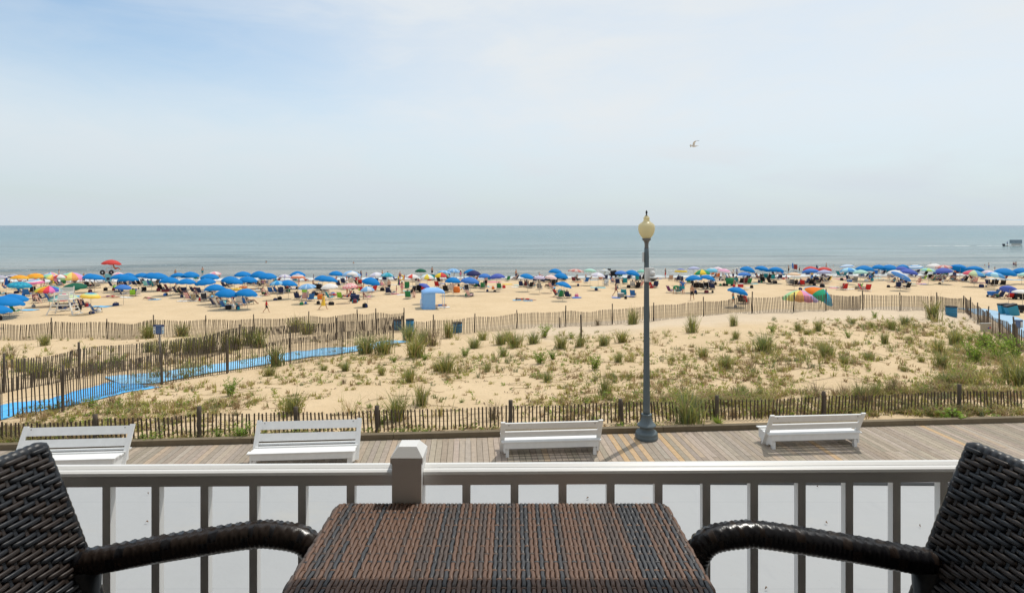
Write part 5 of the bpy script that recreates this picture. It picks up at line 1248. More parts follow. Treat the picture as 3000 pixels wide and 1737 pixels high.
for i,s in PPL.items():
    for it in s.split():
        f=it.split(','); px,py=rp(i,float(f[0]),float(f[1])); cd=f[2]; c=cd[0]; rest=cd[1:]
        kid='K' in rest or c=='K'; shirt='T' in rest; colr=next((q for q in rest if q in CL),None)
        v=hit(px,py)
        rz=random.uniform(-3.1,3.1); rr=random.random()
        if c=='S':
            near=min(CHAIRS,key=lambda q:(q[0]-v).length)
            if (near[0]-v).length<1.15 and not near[2].get('taken'):
                near[2]['taken']=1; loc=near[0]; rz=near[1]
            else: loc=v-Vector((0,0,.17))
            hat='H' in rest and 'w' or (random.choice('wkens') if random.random()<.15 else None)
            person(loc,'sit',rz,random.choice('wnbrgek') if random.random()<.3 else None,None,random.uniform(1.0,1.12),random.random()<.5,hat,px)
        elif c=='L': person(v+Vector((0,0,.05)),'lie',random.choice([1.4,-1.5,-1.2,1.2]),colr,None,random.uniform(.92,1.02),random.random()<.6,None,px)
        elif c=='I': person(Vector((v.x,v.y,max(SEA,v.z)-1.25 if v.z<SEA else v.z)),'stand',rz,None,None,1,False,None,px)
        elif c=='D': person(v,'walk',R(-60),'y','D',.97,True,None,px,'person with long dark hair in a long yellow dress walking across the sand',1)
        elif c=='Z': person(v,'bend',R(80) if random.random()<.5 else R(-70),colr if shirt else None,colr,1.0,False,None,px)
        elif c=='V':
            if kid: person(v,'walk',R(-75),'r','k',.72,False,None,px,'child in a red shirt and dark shorts walking alone across the sand',1)
            elif rest=='k': person(v,'walk',R(150),None,'k',1.04,False,None,px,'shirtless person in dark shorts walking towards the fence, right of the lamp post',1)
            else: person(v,'walk',R(-70),'c',None,.97,True,None,px,'person in a dark swimsuit walking beside the teal chairs, left of the lamp post',1)
        elif kid: person(v,'stand',rz,colr if shirt or rr<.5 else None,colr,random.uniform(.58,.74),rr<.4,None,px)
        elif c=='F': person(v,'hips' if rr<.25 else 'stand',rz,colr,None,random.uniform(.92,.99),True,random.choice([None,None,None,'w']),px)
        else: person(v,'hips' if rr<.3 else 'stand',rz,colr if shirt else None,colr if not shirt else None,random.uniform(1.0,1.06),False,'w' if rest=='bT' and i==4 and px<2200 and px>2100 else None,px)
# more sitters and gear in the shade of the umbrellas
rq=random.Random(77); NSIT=48+max(0,248-sum(1 for o in SC.objects if o.name.split('.')[0]=='person'))
UMS=[o for o in SC.objects if o.name.startswith('beach_umbrella')]
free=[c for c in CHAIRS if not c[2].get('taken')]; rq.shuffle(free)
for v,rz,o in free[:NSIT]:
    o['taken']=1; px=CX+v.x/v.y*F
    person(v,'sit',rz,rq.choice('wnbrgek') if rq.random()<.4 else None,None,rq.uniform(1.0,1.12),rq.random()<.5,rq.choice('wkens') if rq.random()<.2 else None,px)
def gear(v,px):
    c=rq.choices('knecbgrtw',[.38,.28,.12,.07,.05,.03,.02,.03,.02])[0]; s=rq.uniform(.30,.55); o=empty('beach_bag',v,rq.uniform(-3,3)); mb=MB()
    prof=[(.8,0),(1,.15),(1.0,.6),(.85,.95),(.6,1.0)]; n=12; vs=[]; hq=rq.uniform(.6,1.0)
    for r,z in prof:
        for k in range(n): a=2*math.pi*k/n; vs.append((r*s*.6*math.cos(a)*(1+.12*math.sin(3*a+s*9)),r*s*.42*math.sin(a),z*s*hq))
    mb.add(vs,[(q*n+k,q*n+(k+1)%n,(q+1)*n+(k+1)%n,(q+1)*n+k) for q in range(len(prof)-1) for k in range(n)]+[tuple((len(prof)-1)*n+k for k in range(n))],0,True); mb.build('bag_body',fab(CL[c][1]),o)
    mb=MB(); mb.tube([(-s*.3,0,s*.9*hq),(-s*.2,0,s*1.25*hq),(s*.2,0,s*1.25*hq),(s*.3,0,s*.9*hq)],.02,6); mb.build('strap',fab(CL[c][1]),o)
    tag(o,None,'bag','bags and gear in the shade of the umbrellas'); LABELS.append((o,CL[c][0]+' beach bag',px,'beach'))
for u in UMS:
    if u.location.x/u.location.y*F+CX>2880: continue
    for q in range(rq.choice([0,1,1,2])):
        x=u.location.x+rq.gauss(-.3,.7); y=u.location.y+rq.gauss(-.5,.5); gear(Vector((x,y,tz(x,y))),CX+x/y*F)
# ---- towels, floats, coolers, boards
TOW={}
def towel(px,py,wpx,c,rz=0,asp=.55):
    v=hit(px,py); k=v.y/F; L=max(1.0,min(wpx*k,3.2)); Wd=max(.75,L*asp*.8) if L<1.9 else 1.1
    mb=MB(); n=10; m_=6; vs=[]
    for j in range(m_+1):
        for i in range(n+1): 
            x,y=(i/n-.5)*L,(j/m_-.5)*Wd; wx,wy=v.x+x*math.cos(rz)-y*math.sin(rz),v.y+x*math.sin(rz)+y*math.cos(rz)
            vs.append((wx-v.x,wy-v.y,tz(wx,wy)-v.z+.035+.015*math.sin(i*2.1+j*1.3)))
    nn=len(vs); vs+=[(a,b,c_-.03) for a,b,c_ in vs]
    fs=[(j*(n+1)+i,j*(n+1)+i+1,(j+1)*(n+1)+i+1,(j+1)*(n+1)+i) for j in range(m_) for i in range(n)]
    mb.add(vs,fs+[tuple(nn+q for q in f[::-1]) for f in fs],0,True)
    nm,m=colmat(c); o=mb.build('beach_towel',m,None,v); tag(o,None,'towel','beach towels on the sand'); LABELS.append((o,'%s beach towel'%nm,px,'beach'))
for i,s in {0:"370,850,66,s 1480,798,66,s 1850,662,44,w 2290,695,30,s 780,672,22,a 1130,640,34,s 820,690,26,a",1:"180,718,30,w 2160,675,26,a 1810,528,28,L 330,715,20,w 1310,555,26,w 1290,655,18,w",
 2:"1490,808,44,w 880,625,22,w 960,570,22,a 1740,525,26,a 790,612,20,m 2230,512,26,L 1490,495,24,L 800,475,30,w 1480,460,22,b 2110,500,30,a 1080,500,24,w",
 3:"75,705,20,s 235,712,28,s 1270,518,44,a 1540,672,24,b 1210,408,24,s 100,485,28,a 45,512,20,w 1750,648,24,b 1530,655,24,L 2150,390,24,b 980,438,18,o",
 4:"420,430,20,b 520,415,20,b 1060,462,18,a 980,520,24,w 1690,382,24,a 1790,388,22,o 2350,390,44,m 2240,508,28,w 2250,528,30,m 2460,540,28,w",
 5:"550,440,18,p 845,462,26,a 1000,462,26,m 1040,470,20,s 350,380,28,a 380,330,28,b 1900,448,26,m 2190,398,70,s 2050,388,44,w 2400,405,36,s 2300,335,30,w"}.items():
    for it in s.split():
        f=it.split(','); px,py=rp(i,float(f[0]),float(f[1])); towel(px,py,float(f[2]),f[3],random.uniform(-.2,.25))
def ring(i,x,y,c,label,d=.42,up=0):
    px,py=rp(i,x,y); v=hit(px,py); mb=MB(); n=28; pts=[(d*math.cos(2*math.pi*k/n),d*math.sin(2*math.pi*k/n),0) for k in range(n+1)]
    mb.tube(pts,.13,10,cap=False); o=mb.build('swim_ring',mat('vinyl_'+CL[c][0],CL[c][1],.25,.05,3),None,v+Vector((0,0,.14 if not up else .5)),(R(up),0,.3)); tag(o,label,'swim ring','swim rings on the beach')
ring(5,1525,315,'o','orange swim ring propped upright behind the seated group',.40,70)
ring(1,970,555,'y','big yellow swim ring on the sand behind the blue umbrellas',.6)
ring(1,1070,525,'o','orange swim ring lying beside the big yellow ring',.42)
ring(2,880,415,'y','yellow swim ring near the rainbow folded umbrella',.42,60)
def cooler(i,x,y,c,lid,label,sx=.6,h=.4):
    px,py=rp(i,x,y); v=hit(px,py); o=empty('cool_box',v,random.uniform(-.4,.4)); tag(o,label,'cooler')
    mb=MB()
    w,d=sx/2,sx*.3
    mb.add([(-w*.94,-d*.94,0),(w*.94,-d*.94,0),(w*.94,d*.94,0),(-w*.94,d*.94,0),(-w,-d,h*.82),(w,-d,h*.82),(w,d,h*.82),(-w,d,h*.82)],[(3,2,1,0),(4,5,6,7),(0,1,5,4),(1,2,6,5),(2,3,7,6),(3,0,4,7)]); mb.build('box',fab(CL[c][1],'plastic'),o)
    mb=MB(); mb.box((0,0,h*.92),(sx*1.04,sx*.63,h*.18)); mb.build('lid',fab(CL[lid][1],'plastic'),o)
    mb=MB(); mb.tube([(-w,0,h*.7),(-w*1.12,0,h*1.15),(w*1.12,0,h*1.15),(w,0,h*.7)],.015,6); mb.build('handle',fab(CL['k'][1],'plastic'),o)
cooler(0,1160,848,'k','k','black cool box beside the navy chair near the white lifeguard chair',.5,.45)
cooler(1,850,838,'k','k','black cool box in front of the bright blue umbrella pair',.5,.4)
cooler(2,1300,410,'r','w','red and white cool box below the yellow, white and teal umbrella',.6,.4)
cooler(3,1390,490,'w','w','white cool box on the sand by the aqua towel',.6,.5)
cooler(4,855,512,'r','w','red and white cool box behind the single blue umbrella',.7,.55)
cooler(3,1605,660,'e','w','pale grey cool box next to the walking person in the dark swimsuit',.7,.55)
cooler(4,2465,432,'b','w','blue cool box at the right of the pink towel',.7,.4)
cooler(3,2060,525,'r','w','red cool box on the sand right of the lamp post',.5,.4)
cooler(4,1485,395,'r','w','small red cool box right of three blue umbrellas',.5,.35)
cooler(0,2440,580,'c','k','maroon cool bag beside the chair at the end of the blue umbrella row',.8,.35)
def bag(i,x,y,c,label,s=.45):
    px,py=rp(i,x,y); v=hit(px,py); o=empty('beach_bag',v,random.uniform(-.5,.5)); tag(o,label,'bag'); mb=MB()
    prof=[(.8,0),(1,.15),(1.0,.6),(.85,.95),(.6,1.0)]; n=14; vs=[]
    for r,z in prof:
        for k in range(n): a=2*math.pi*k/n; vs.append((r*s*.6*math.cos(a)*(1+.1*math.sin(3*a)),r*s*.35*math.sin(a),z*s))
    mb.add(vs,[(q*n+k,q*n+(k+1)%n,(q+1)*n+(k+1)%n,(q+1)*n+k) for q in range(len(prof)-1) for k in range(n)]+[tuple((len(prof)-1)*n+k for k in range(n))],0,True); mb.build('bag_body',fab(CL[c][1]),o)
    mb=MB(); mb.tube([(-s*.3,0,s*.95),(-s*.2,0,s*1.35),(s*.2,0,s*1.35),(s*.3,0,s*.95)],.02,6); mb.build('strap',fab(CL[c][1]),o)
for a in [(0,1450,888,'w','white beach bag beside the blue chair left of the walking child',.4),(0,1280,800,'r','red beach bag on the sky blue towel',.4),(0,345,640,'b','blue beach bag under the two blue chairs at left',.4),(0,1690,525,'l','lime green beach bag under the blue umbrellas',.35),
 (1,900,828,'w','white bag in front of the red bending person',.45),(1,770,800,'a','aqua bag heaped against the blue chair',.6),(1,1400,625,'m','pink bag next to the black chair on the left beach',.4),(1,2210,690,'o','tan beach bag left of the yellow dress',.6),(1,430,710,'r','small red bag between the striped chairs',.3),
 (2,2400,525,'r','small red beach toy bag on open sand',.4),(2,2240,540,'o','orange toy bag beside the dark green chairs',.35),(2,970,525,'g','green bag on the sand behind the cabana',.5),(2,1700,590,'o','tall orange bag standing by the stroller chairs',.8),(2,270,560,'l','small lime bag behind the stroller',.3),
 (3,955,662,'m','pink bag on a blue board on open sand',.4),(3,1680,685,'k','black shoes bag near the blue towel',.3),(4,760,508,'r','red bag in the sand behind the single umbrella',.35),(4,1020,525,'k','black bag on the white towel',.4),(4,205,615,'k','black bag behind the walking man',.25),
 (5,280,420,'t','teal bag left of the white umbrella group',.4),(5,2200,655,'w','white bag among the group at the right edge',.4),(5,1320,440,'w','white bag between the seated group on the right',.35),(5,2020,350,'m','pink bag under the pink umbrella',.4)]: bag(*a)
def board(i,x,y,c,label,L=1.6,up=0):
    px,py=rp(i,x,y); v=hit(px,py); mb=MB(); n=14; vs=[]
    for s in(.03,-.03):
        for k in range(n*2): 
            a=2*math.pi*k/(n*2); vs.append((math.cos(a)*L/2,math.sin(a)*.26*(1-.25*math.cos(a)),s))
    m_=n*2; mb.add(vs,[tuple(range(m_)),tuple(range(2*m_-1,m_-1,-1))]+[(k,k+m_,(k+1)%m_+m_,(k+1)%m_) for k in range(m_)])
    o=mb.build('surfboard',fab(CL[c][1],'plastic'),None,v+Vector((0,0,.06 if not up else L/2)),(R(8),R(up),.15)); tag(o,label,'board','boards on the beach')
board(2,2260,440,'m','pink white bodyboard lying on the sand under the royal blue umbrella',2.2)
board(2,2450,474,'y','yellow board lying alone on the sand',1.6)
board(4,1628,285,'b','blue surfboard stood upright by the red flag towel',1.9,84)
board(4,1985,330,'n','navy surfboard stood upright between the two red umbrellas',1.9,86)
board(3,955,672,'b','blue bodyboard under the pink bag on open sand',1.2)
# red towel hung on poles, rolled umbrella, folded umbrella, stroller chair, beach carts
px,py=rp(4,1668,300); v=hit(px,py); o=empty('beach_flag',v,.2); tag(o,'red towel flag hung from a pole at the water edge','flag')
mb=MB(); mb.tube([(-.55,0,-.1),(-.55,0,2.3)],.025,6); mb.build('pole',poleM,o)
mb=MB(); vs=[]; 
for j in range(7):
    for k in range(9): vs.append((-.55+k/8*1.1,.08*math.sin(k*1.1),2.2-j/6*1.25-.12*k/8))
n0=len(vs); vs+=[(a,b+.015,c) for a,b,c in vs]; fs=[(j*9+k,j*9+k+1,(j+1)*9+k+1,(j+1)*9+k) for j in range(6) for k in range(8)]
mb.add(vs,fs+[tuple(n0+q for q in f[::-1]) for f in fs],0,True); mb.build('cloth',fab((.36,.05,.045)),o); o.scale=(.8,.8,.8)
def folded(i,x,y,pyt,cols,label):
    px,py=rp(i,x,y); v=hit(px,py); h=(y-pyt)/5.04*v.y/F; o=empty('folded_umbrella',v); tag(o,label,'umbrella')
    mb=MB(); mb.tube([(0,0,-.1),(0,0,h)],.022,8); mb.build('pole',poleM,o)
    mb=MB(); n=16; prof=[(.03,1.0),(.09,.85),(.15,.6),(.20,.38),(.22,.30)]; vs=[]
    for r,z in prof:
        for k in range(n): a=2*math.pi*k/n; q=r*(1+.25*math.cos(a*8))*h/2.0; vs.append((q*math.cos(a),q*math.sin(a),z*h))
    for q in range(len(prof)-1):
        for k in range(n): mb.add([vs[q*n+k],vs[q*n+(k+1)%n],vs[(q+1)*n+(k+1)%n],vs[(q+1)*n+k]],[(3,2,1,0)],(k//4)%len(cols),True)
    mb.build('canopy',[fab(c,'canopy') for c in cols],o)
folded(2,850,525,372,[(.25,.03,.30),(.5,.04,.08),(.03,.25,.12)],'folded purple and red umbrella stuck upright in the sand')
folded(0,95,540,350,[B_,(.02,.12,.45)],'folded blue umbrella left of the teal patterned umbrella')
folded(4,-10,600,470,[(.05,.18,.55),(.03,.12,.40)],'folded blue umbrella leaning between chairs right of the lamp post')
def cart(i,x,y,c,label,canopy_=False):
    px,py=rp(i,x,y); v=hit(px,py); o=empty('beach_cart',v,random.uniform(-.4,.4)); tag(o,label,'cart')
    mb=MB(); 
    mb.add([(-.42,-.25,.25),(.42,-.25,.25),(.42,.25,.25),(-.42,.25,.25),(-.5,-.3,.72),(.5,-.3,.72),(.5,.3,.72),(-.5,.3,.72)],[(3,2,1,0),(0,1,5,4),(1,2,6,5),(2,3,7,6),(3,0,4,7),(4,5,6,7)]); mb.build('body',fab(CL[c][1]),o)
    for sx in(-.38,.38):
        for sy in(-.3,.3):
            mb=MB(); mb.tube([(sx,sy-.04,.15),(sx,sy+.04,.15)],.15,16); mb.build('wheel',rimk,o)
    mb=MB(); mb.tube([(.45,0,.4),(.85,0,.8),(.95,0,.95)],.018,6); mb.build('handle',poleM,o)
    if canopy_:
        mb=MB(); vs=[]
        for j in range(7):
            a=math.pi*j/6
            for k in range(5): vs.append((-.55+1.1*k/4,-.4*math.cos(a),.75+.45*math.sin(a)))
        n0=len(vs); vs+=[(a,b*.95,c-.02) for a,b,c in vs]; fs=[(j*5+k,j*5+k+1,(j+1)*5+k+1,(j+1)*5+k) for j in range(6) for k in range(4)]
        mb.add(vs,fs+[tuple(n0+q for q in f[::-1]) for f in fs],0,True); mb.build('hood',fab(CL[c][1]),o)
cart(2,200,715,'n','navy pushchair style beach cart on the sand by the pink flower umbrella')
cart(4,690,490,'g','green hooded beach cart in front of the seated group',True)
cart(3,1500,365,'k','black loaded beach cart in front of the surf, left of the lamp post',True)
cart(5,2055,660,'b','blue beach cart with black wheels at the right edge of the beach')
cart(5,2440,690,'k','black beach cart beside the royal blue umbrella at right')
cart(5,2510,885,'k','black pushchair cart at the extreme right edge of the beach')
cart(2,1120,575,'k','black loaded beach cart behind the striped cabana')
cart(4,590,410,'e','grey beach cart between chairs behind the green hooded cart')
# ---- striped cabana
px,py=rp(2,1350,818); v=hit(px,py); k=v.y/F; o=empty('beach_cabana',v,R(12)); tag(o,'pale blue striped cabana tent with a closed side and open front on the sand','tent')
cb=stripemat([(.16,.38,.75),(.24,.46,.80),(.18,.40,.76),(.30,.52,.82)],7,'cabana_stripe',2); lbm=fab((.26,.48,.80)); hw=1.1; H_=1.75
mb=MB(); 
for sx in(-1,1):
    for sy in(-1,1): mb.tube([(sx*hw,sy*hw,-.05),(sx*hw,sy*hw,H_)],.022,6)
mb.build('frame',lbm,o)
mb=MB(); n=12; vs=[(0,0,H_+.42)]; ring_=[]
for k in range(n*4):
    s=k//n; u=k%n/n*2-1; p=[(u,-1),(1,u),(-u,1),(-1,-u)][s]; vs.append((p[0]*hw*.55,p[1]*hw*.55,H_+.32)); 
for k in range(n*4):
    s=k//n; u=k%n/n*2-1; p=[(u,-1),(1,u),(-u,1),(-1,-u)][s]; vs.append((p[0]*hw*1.04,p[1]*hw*1.04,H_+.06*(1-abs(u))))
for k in range(n*4):
    s=k//n; u=k%n/n*2-1; p=[(u,-1),(1,u),(-u,1),(-1,-u)][s]; vs.append((p[0]*hw*1.05,p[1]*hw*1.05,H_-.18+.10*(1-u*u)))
m4=n*4
mb.add(vs,[(0,1+k,1+(k+1)%m4) for k in range(m4)]+[(1+a*m4+k,1+(a+1)*m4+k,1+(a+1)*m4+(k+1)%m4,1+a*m4+(k+1)%m4) for a in(0,1) for k in range(m4)],0,True); mb.build('roof',cb,o)
mb=MB(); vs=[]
for i in range(13):
    for j in range(9): vs.append((-hw-.02+i/12*1.25*hw*.95,-hw-.0+.03*math.sin(i*1.2+j),H_*(1-j/8)))
fs=[(i*9+j,i*9+j+1,(i+1)*9+j+1,(i+1)*9+j) for i in range(12) for j in range(8)]; n0=len(vs); vs+=[(a,b+.012,c) for a,b,c in vs]
mb.add(vs,fs+[tuple(n0+q for q in f[::-1]) for f in fs],0,True)
n0=len(mb.v); vs=[(-hw-.02+.02*math.sin(j*2),-hw+i/8*2*hw,H_*(1-j/8)) for i in range(9) for j in range(9)]; fs=[(i*9+j,i*9+j+1,(i+1)*9+j+1,(i+1)*9+j) for i in range(8) for j in range(8)]; vs2=[(a-.012,b,c) for a,b,c in vs]
mb.add(vs+vs2,fs+[tuple(81+q for q in f[::-1]) for f in fs],0,True); mb.build('side_wall',cb,o)
mb=MB(); mb.tube([(-hw,-hw,H_*.8),(-hw-.25,-hw-.2,H_*.55),(-hw-.22,-hw-.2,.3),(-hw,-hw,.1)],.035,6); mb.build('guy_strap',lbm,o)
# ---- lifeguard chair (white wood) and lifeguard stand at the water
wl=mat('lifeguard_white_paint',(.72,.71,.67),.6,.1,4)
px,py=rp(0,945,912); v=hit(px,py); k=v.y/F/5.04; o=empty('lifeguard_chair',v,R(10)); tag(o,'tall empty white wooden lifeguard chair on the sand at left','lifeguard chair')
for sx in(-1,1):
    for sy in(-1,1): mb=MB(); mb.bar((sx*1.15,sy*.75,-.05),(sx*.62,sy*.42,1.45),.10,.10); mb.build('leg',wl,o)
mb=MB()
for q in range(1,5):
    f=q/5; w0=.75*(1-f)+.42*f; x=1.15*(1-f)+.62*f; mb.bar((x,-w0,1.45*f),(x,w0,1.45*f),.09,.05)
mb.bar((1.2,-.8,.02),(1.2,.9,.02),.14,.05); mb.build('ladder_rung',wl,o)
mb=MB(); mb.bar((-1.0,-.6,.55),(1.0,-.6,.55),.03,.10); mb.bar((-.85,-.52,.95),(.85,-.52,.95),.03,.12); mb.build('brace',wl,o)
mb=MB(); mb.box((0,0,1.46),(1.75,1.05,.06)); mb.build('platform',wl,o)
mb=MB(); mb.box((.05,.05,1.86),(1.0,.55,.06)); mb.box((.05,-.2,1.66),(.95,.05,.36)); mb.build('seat',wl,o)
mb=MB()
for q in range(4): mb.box((.05,.36+.06*q/3,2.02+q*.16),(1.15,.03,.12))
mb.build('backrest',wl,o)
mb=MB()
for sx in(-1,1): mb.bar((sx*.62,.40,1.45),(sx*.62,.46,2.66),.07,.07); mb.bar((sx*.62,-.40,1.45),(sx*.62,-.40,2.12),.07,.07); mb.bar((sx*.62,-.48,2.13),(sx*.62,.45,2.13),.10,.04)
mb.build('arm_frame',wl,o)
px,py=rp(0,1640,450); v=hit(px,py); o=empty('lifeguard_stand',v,R(5)); tag(o,'high white lifeguard stand at the water edge with teal boards, under a red umbrella','lifeguard chair')
for sx in(-1,1):
    for sy in(-1,1): mb=MB(); mb.bar((sx*.85,sy*.8,-.05),(sx*.65,sy*.5,1.7),.1,.1); mb.build('leg',wl,o)
mb=MB(); mb.box((0,-.75,.9),(.95,.05,1.25)); mb.build('front_board',fab((.20,.50,.60),'plastic'),o)
mb=MB(); mb.box((0,-.79,.75),(.45,.03,.42)); mb.build('emblem',fab((.03,.05,.10),'plastic'),o)
mb=MB(); mb.box((0,0,1.72),(1.9,1.2,.08)); mb.build('platform',wl,o)
mb=MB(); mb.bar((-.95,.55,2.35),(.95,.55,2.35),.06,.06); mb.bar((-.95,.55,1.75),(-.95,.55,2.4),.06,.06); mb.bar((.95,.55,1.75),(.95,.55,2.4),.06,.06); mb.build('rail',wl,o)
top=v.z
person(Vector((v.x+.70,v.y-.15,top+2.0)),'sit',-.5,None,'r',1.0,False,None,px,'lifeguard in red shorts seated on the high stand under the red umbrella',1)
umbrella(px+2,740+105/5.04,49,'R',.12,d=v.y,label='red umbrella over the lifeguard stand at the water edge')
for dx,lab in((-.85,'black rescue buoy hung on the left of the lifeguard stand'),(.55,'black rescue tyre hung on the front of the lifeguard stand')):
    mb=MB(); n=20; mb.tube([(.27*math.cos(2*math.pi*q/n),0,.27*math.sin(2*math.pi*q/n)) for q in range(n+1)],.13,8,cap=False)
    tag(mb.build('rescue_ring',mat('black_rubber',(.02,.022,.035),.5),None,(v.x+dx,v.y-.75,top+1.75)),lab,'ring')
# ---- signal boat with its advertising board
d=(HC-SEA)*F/(721-HY); X=(2968-CX)*d/F; o=empty('advertising_boat',(X,d,SEA),R(0)); tag(o,'small white motor boat carrying a big grey advertising board across the sea','boat'); q=d/F
hullm=mat('boat_white',(.62,.63,.60),.4,.06,3)
mb=MB(); st=[(-26,2.2,.9),(-18,2.6,1.0),(0,2.8,1.1),(14,2.6,1.3),(22,1.6,1.6),(27,.15,2.0)]; vs=[]
for x,w_,h in st: 
    for (yy,zz) in((-1,1),(-.75,.0),(0,-.25),(.75,0),(1,1)): vs.append((x*q*1.0,yy*w_*q*1.8,h*q*2.6 if zz==1 else zz*q*2))
mb.add(vs,[(i*5+j,i*5+j+1,(i+1)*5+j+1,(i+1)*5+j) for i in range(5) for j in range(4)]+[(i*5+4,i*5,(i+1)*5,(i+1)*5+4) for i in range(5)]+[(4,3,2,1,0)],0,False); mb.build('hull',hullm,o)
mb=MB(); mb.box((8*q,0,13*q),(36*q,.15,10.5*q)); mb.build('billboard',mat('billboard_grey',(.16,.22,.27),.5,.1),o)
mb=MB()
rb=random.Random(4)
for r_ in range(4):
    x=-8
    while x<23:
        w_=rb.uniform(1.2,3.2); mb.box(((x+w_/2)*q,-.09,(16.6-r_*2.4)*q),(w_*q,.03,rb.uniform(.8,1.5)*q)); x+=w_+rb.uniform(.8,1.8)
mb.build('lettering',mat('billboard_text',(.42,.50,.55),.5),o)
mb=MB(); mb.box((10*q,.2,5.2*q),(26*q,.5,4.5*q)); mb.build('cabin',mat('boat_cabin',(.42,.43,.40),.5),o)
mb=MB(); mb.box((-27.5*q,0,4*q),(5*q,.6,5.5*q)); mb.box((-28*q,0,.5*q),(2*q,.3,4*q)); mb.build('outboard_motor',mat('outboard_dark',(.03,.03,.05),.4),o)
for xx in(-9,25):
    mb=MB(); mb.bar((xx*q,0,2*q),(xx*q,0,18*q),.09,.09); mb.build('board_post',mat('boat_grey',(.3,.34,.36),.5),o)
person(Vector((X-17*q,d,SEA+2.2*q)),'stand',-1.6,'b','n',1.0,False,None,2950,'person in a blue shirt steering at the back of the advertising boat',1)
fm,t,b=newmat('wake_foam'); tcn=t.n('ShaderNodeNewGeometry').outputs['Position']; f=t.noise(t.mapping(tcn,(.25,1.5,1)),1.2,4,.7); b.inputs['Base Color'].default_value=(.72,.75,.74,1)
t.l(t.ramp(f,.42,.6),b.inputs['Alpha'])
mb=MB(); N=40; vs=[]
for i in range(N+1):
    u=i/N; x=X-26*q-u*38; wd=.25+1.6*u**.7; yy=d+.9*math.sin(u*3)
    vs+=[(x,yy-wd,SEA+.10),(x,yy,SEA+.22),(x,yy+wd,SEA+.10)]
mb.add(vs,[(3*i+k,3*i+k+1,3*i+k+4,3*i+k+3) for i in range(N) for k in(0,1)],0,True)
xb=[]
for i in range(20): u=i/19; xb+=[(X-20*q+u*45*q,d-2.9*q*1.8-.35,SEA+.10),(X-20*q+u*45*q,d-2.9*q*1.8+.1,SEA+.35)]
mb.add(xb,[(2*i,2*i+1,2*i+3,2*i+2) for i in range(19)],0,True)
tag(mb.build('wake',fm),kind='stuff',label='white wake of the boat on the sea')
# ---- gulls
gw=mat('gull_white',(.66,.66,.66),.7,.05); gg=mat('gull_grey',(.32,.33,.35),.7); gk=mat('gull_black',(.03,.03,.035),.7); gy=mat('gull_beak',(.6,.38,.06),.5)
def gull(v,rz,roll,label,s=1.0,fl=.35):
    o=empty('seagull',v,rot=(roll,0,rz)); o.scale=(s,)*3; tag(o,label,'gull','gulls')
    mb=MB(); mb.tube([(-.27,0,.0),(-.22,0,.005),(-.12,0,-.005),(0,0,-.02),(.10,0,-.005),(.165,0,.02),(.21,0,.03),(.24,0,.02)],[.008,.04,.065,.075,.06,.04,.042,.018],10); mb.tube([(-.36,0,.01),(-.22,0,.0)],[.06,.03],8,flat=.2); mb.build('body',gw,o)
    mb=MB(); mb.tube([(.235,0,.02),(.285,0,.008)],[.012,.003],6); mb.build('beak',gy,o)
    for sy in(-1,1):
        mb=MB(); pts=[(.05,.05,.02,.17),(.08,.25,.02+fl*.35,.15),(.04,.42,.02+fl*.42,.12),(-.04,.58,.02+fl*.34,.07),(-.12,.68,.02+fl*.26,.012)]; vs=[]
        for x,y,z,c in pts: vs+=[(x+c*.35,y*sy,z),(x,y*sy,z+.018),(x-c*.65,y*sy,z-.004),(x,y*sy,z-.006)]
        n=len(pts); mb.add(vs,[(4*i+k,4*i+(k+1)%4,4*(i+1)+(k+1)%4,4*(i+1)+k) for i in range(n-1) for k in range(4)]+[tuple(range(4*n-1,4*n-5,-1))],0,True)
        mb.m=[(1 if i<0 else (2 if i>=12 else 0)) if True else 0 for i in range(len(mb.f))]; mb.m=[2 if i>=12 else (1 if i%4<2 else 0) for i in range(len(mb.f))]
        mb.build('wing',[gw,gg,gk],o)
gull(Vector(((2032-CX)*34/F,34,HC+(HY-428)*34/F)),R(188),R(12),'white gull with dark wing tips gliding high in the sky right of the lamp post',.82,.45)
px,py=rp(1,140,208); dd=130; gull(Vector(((px-CX)*dd/F,dd,HC-(py-HY)*dd/F)),R(20),R(-15),'distant white gull flying low over the water on the left',1.0,.5)
# ---- leaf litter on the roof below
lm=mat('dead_leaf',(.20,.12,.06),.8,.3,30)
for n,(px,py,s_) in enumerate([(430,1529,.05),(305,1562,.035),(434,1445,.03),(1722,1459,.06),(2420,1531,.05),(2245,1723,.04),(2695,1540,.03),(2395,1424,.03),(2218,1437,.03)]):
    s=s_*.24; zz=HC-1.9; p=P(px,py,zz+.01); mb=MB(); mb.add([(-s,0,0),(0,-s*.4,.01),(s,.0,.004),(0,s*.4,.012)],[(0,1,2,3)])
    vs=mb.v; mb.add([(a,b,c-.004) for a,b,c in vs[:4]],[(3,2,1,0)])
    tag(mb.build('dead_leaf',lm,None,p,(0,0,n*1.3)),'small dead leaf lying on the pale flat roof below the railing','leaf','dead leaves on the roof')
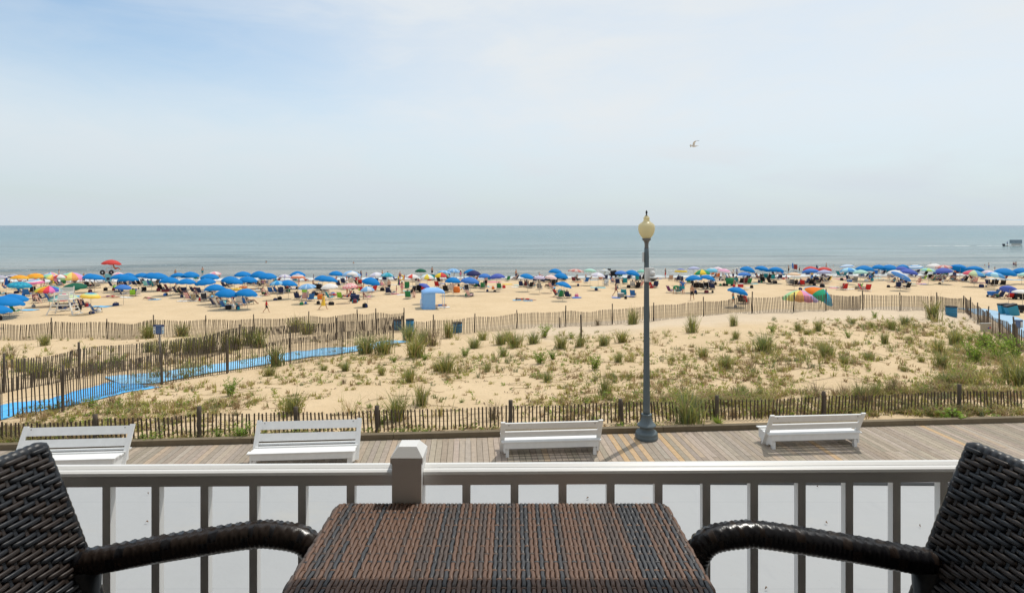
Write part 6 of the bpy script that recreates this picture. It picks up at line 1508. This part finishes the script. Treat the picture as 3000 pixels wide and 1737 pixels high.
# ------------------------------------------------------------------ labels that single each thing out
LMK=sorted([(11,'the folded blue umbrella') if False else (19,'the folded blue umbrella'),(58,'the teal patterned umbrella'),(144,'the rainbow umbrella'),(215,'the dark green umbrella'),(265,'the yellow banded umbrella'),(325,'the lifeguard stand'),(466,'the left notice sign'),
 (628,'the pink umbrella'),(781,'the red child'),(872,'the red ringed umbrella'),(947,'the yellow dress'),(1024,'the pink flower umbrella'),(1110,'the lilac umbrella'),(1232,'the red panelled umbrella'),(1293,'the tricolour umbrella'),(1387,'the navy umbrella'),
 (1615,'the pink ringed umbrella'),(1729,'the mint umbrella'),(1893,'the lamp post'),(2056,'the yellow green umbrella'),(2165,'the single blue umbrella'),(2330,'the red flag'),(2415,'the tipped rainbow umbrella'),(2538,'the small mint umbrella'),(2645,'the silver lined umbrella'),(2720,'the lime umbrella'),(2802,'the orange ring'),(2854,'the soft pastel umbrella')])
DLM=[(466,'the left notice sign'),(781,'the red child'),(947,'the yellow dress'),(1200,'the end barrel'),(1340,'the lone barrel'),(1702,'the lone post'),(1893,'the lamp post'),(2165,'the single blue umbrella'),(2415,'the tipped rainbow umbrella'),(2650,'the silver lined umbrella'),(2823,'the fence corner')]
ORD=['first','second','third','fourth','fifth','sixth','seventh','eighth','ninth','tenth','eleventh','twelfth','thirteenth','fourteenth','fifteenth','sixteenth']
bins={}
for o,look,px,where in LABELS:
    lm_=[l for l in (LMK if where=='beach' else DLM) if l[0]<px-4]
    nm=lm_[-1][1] if lm_ else None
    bins.setdefault((look,nm),[]).append((px,o))
for (look,nm),L in bins.items():
    L.sort(key=lambda q:q[0])
    for n,(px,o) in enumerate(L):
        tail=('to the right of '+nm) if nm else 'from the left edge'
        lab='%s %s %s'%(ORD[min(n,15)],look,tail)
        ws=lab.split()
        if len(ws)>16: lab=lab.replace('to the right of','right of')
        if len(lab.split())>16: lab=lab.replace(' a ',' ')
        if len(lab.split())>16: lab=lab.replace(' the ',' ')
        if len(lab.split())>16: lab=lab.replace(', white hat','').replace(', grey hat','').replace(', black hat','').replace(', navy hat','').replace(', sky blue hat','')
        o['label']=lab
for o in SC.objects:
    if 'taken' in o: del o['taken']
    if o.get('label')=='' : del o['label']
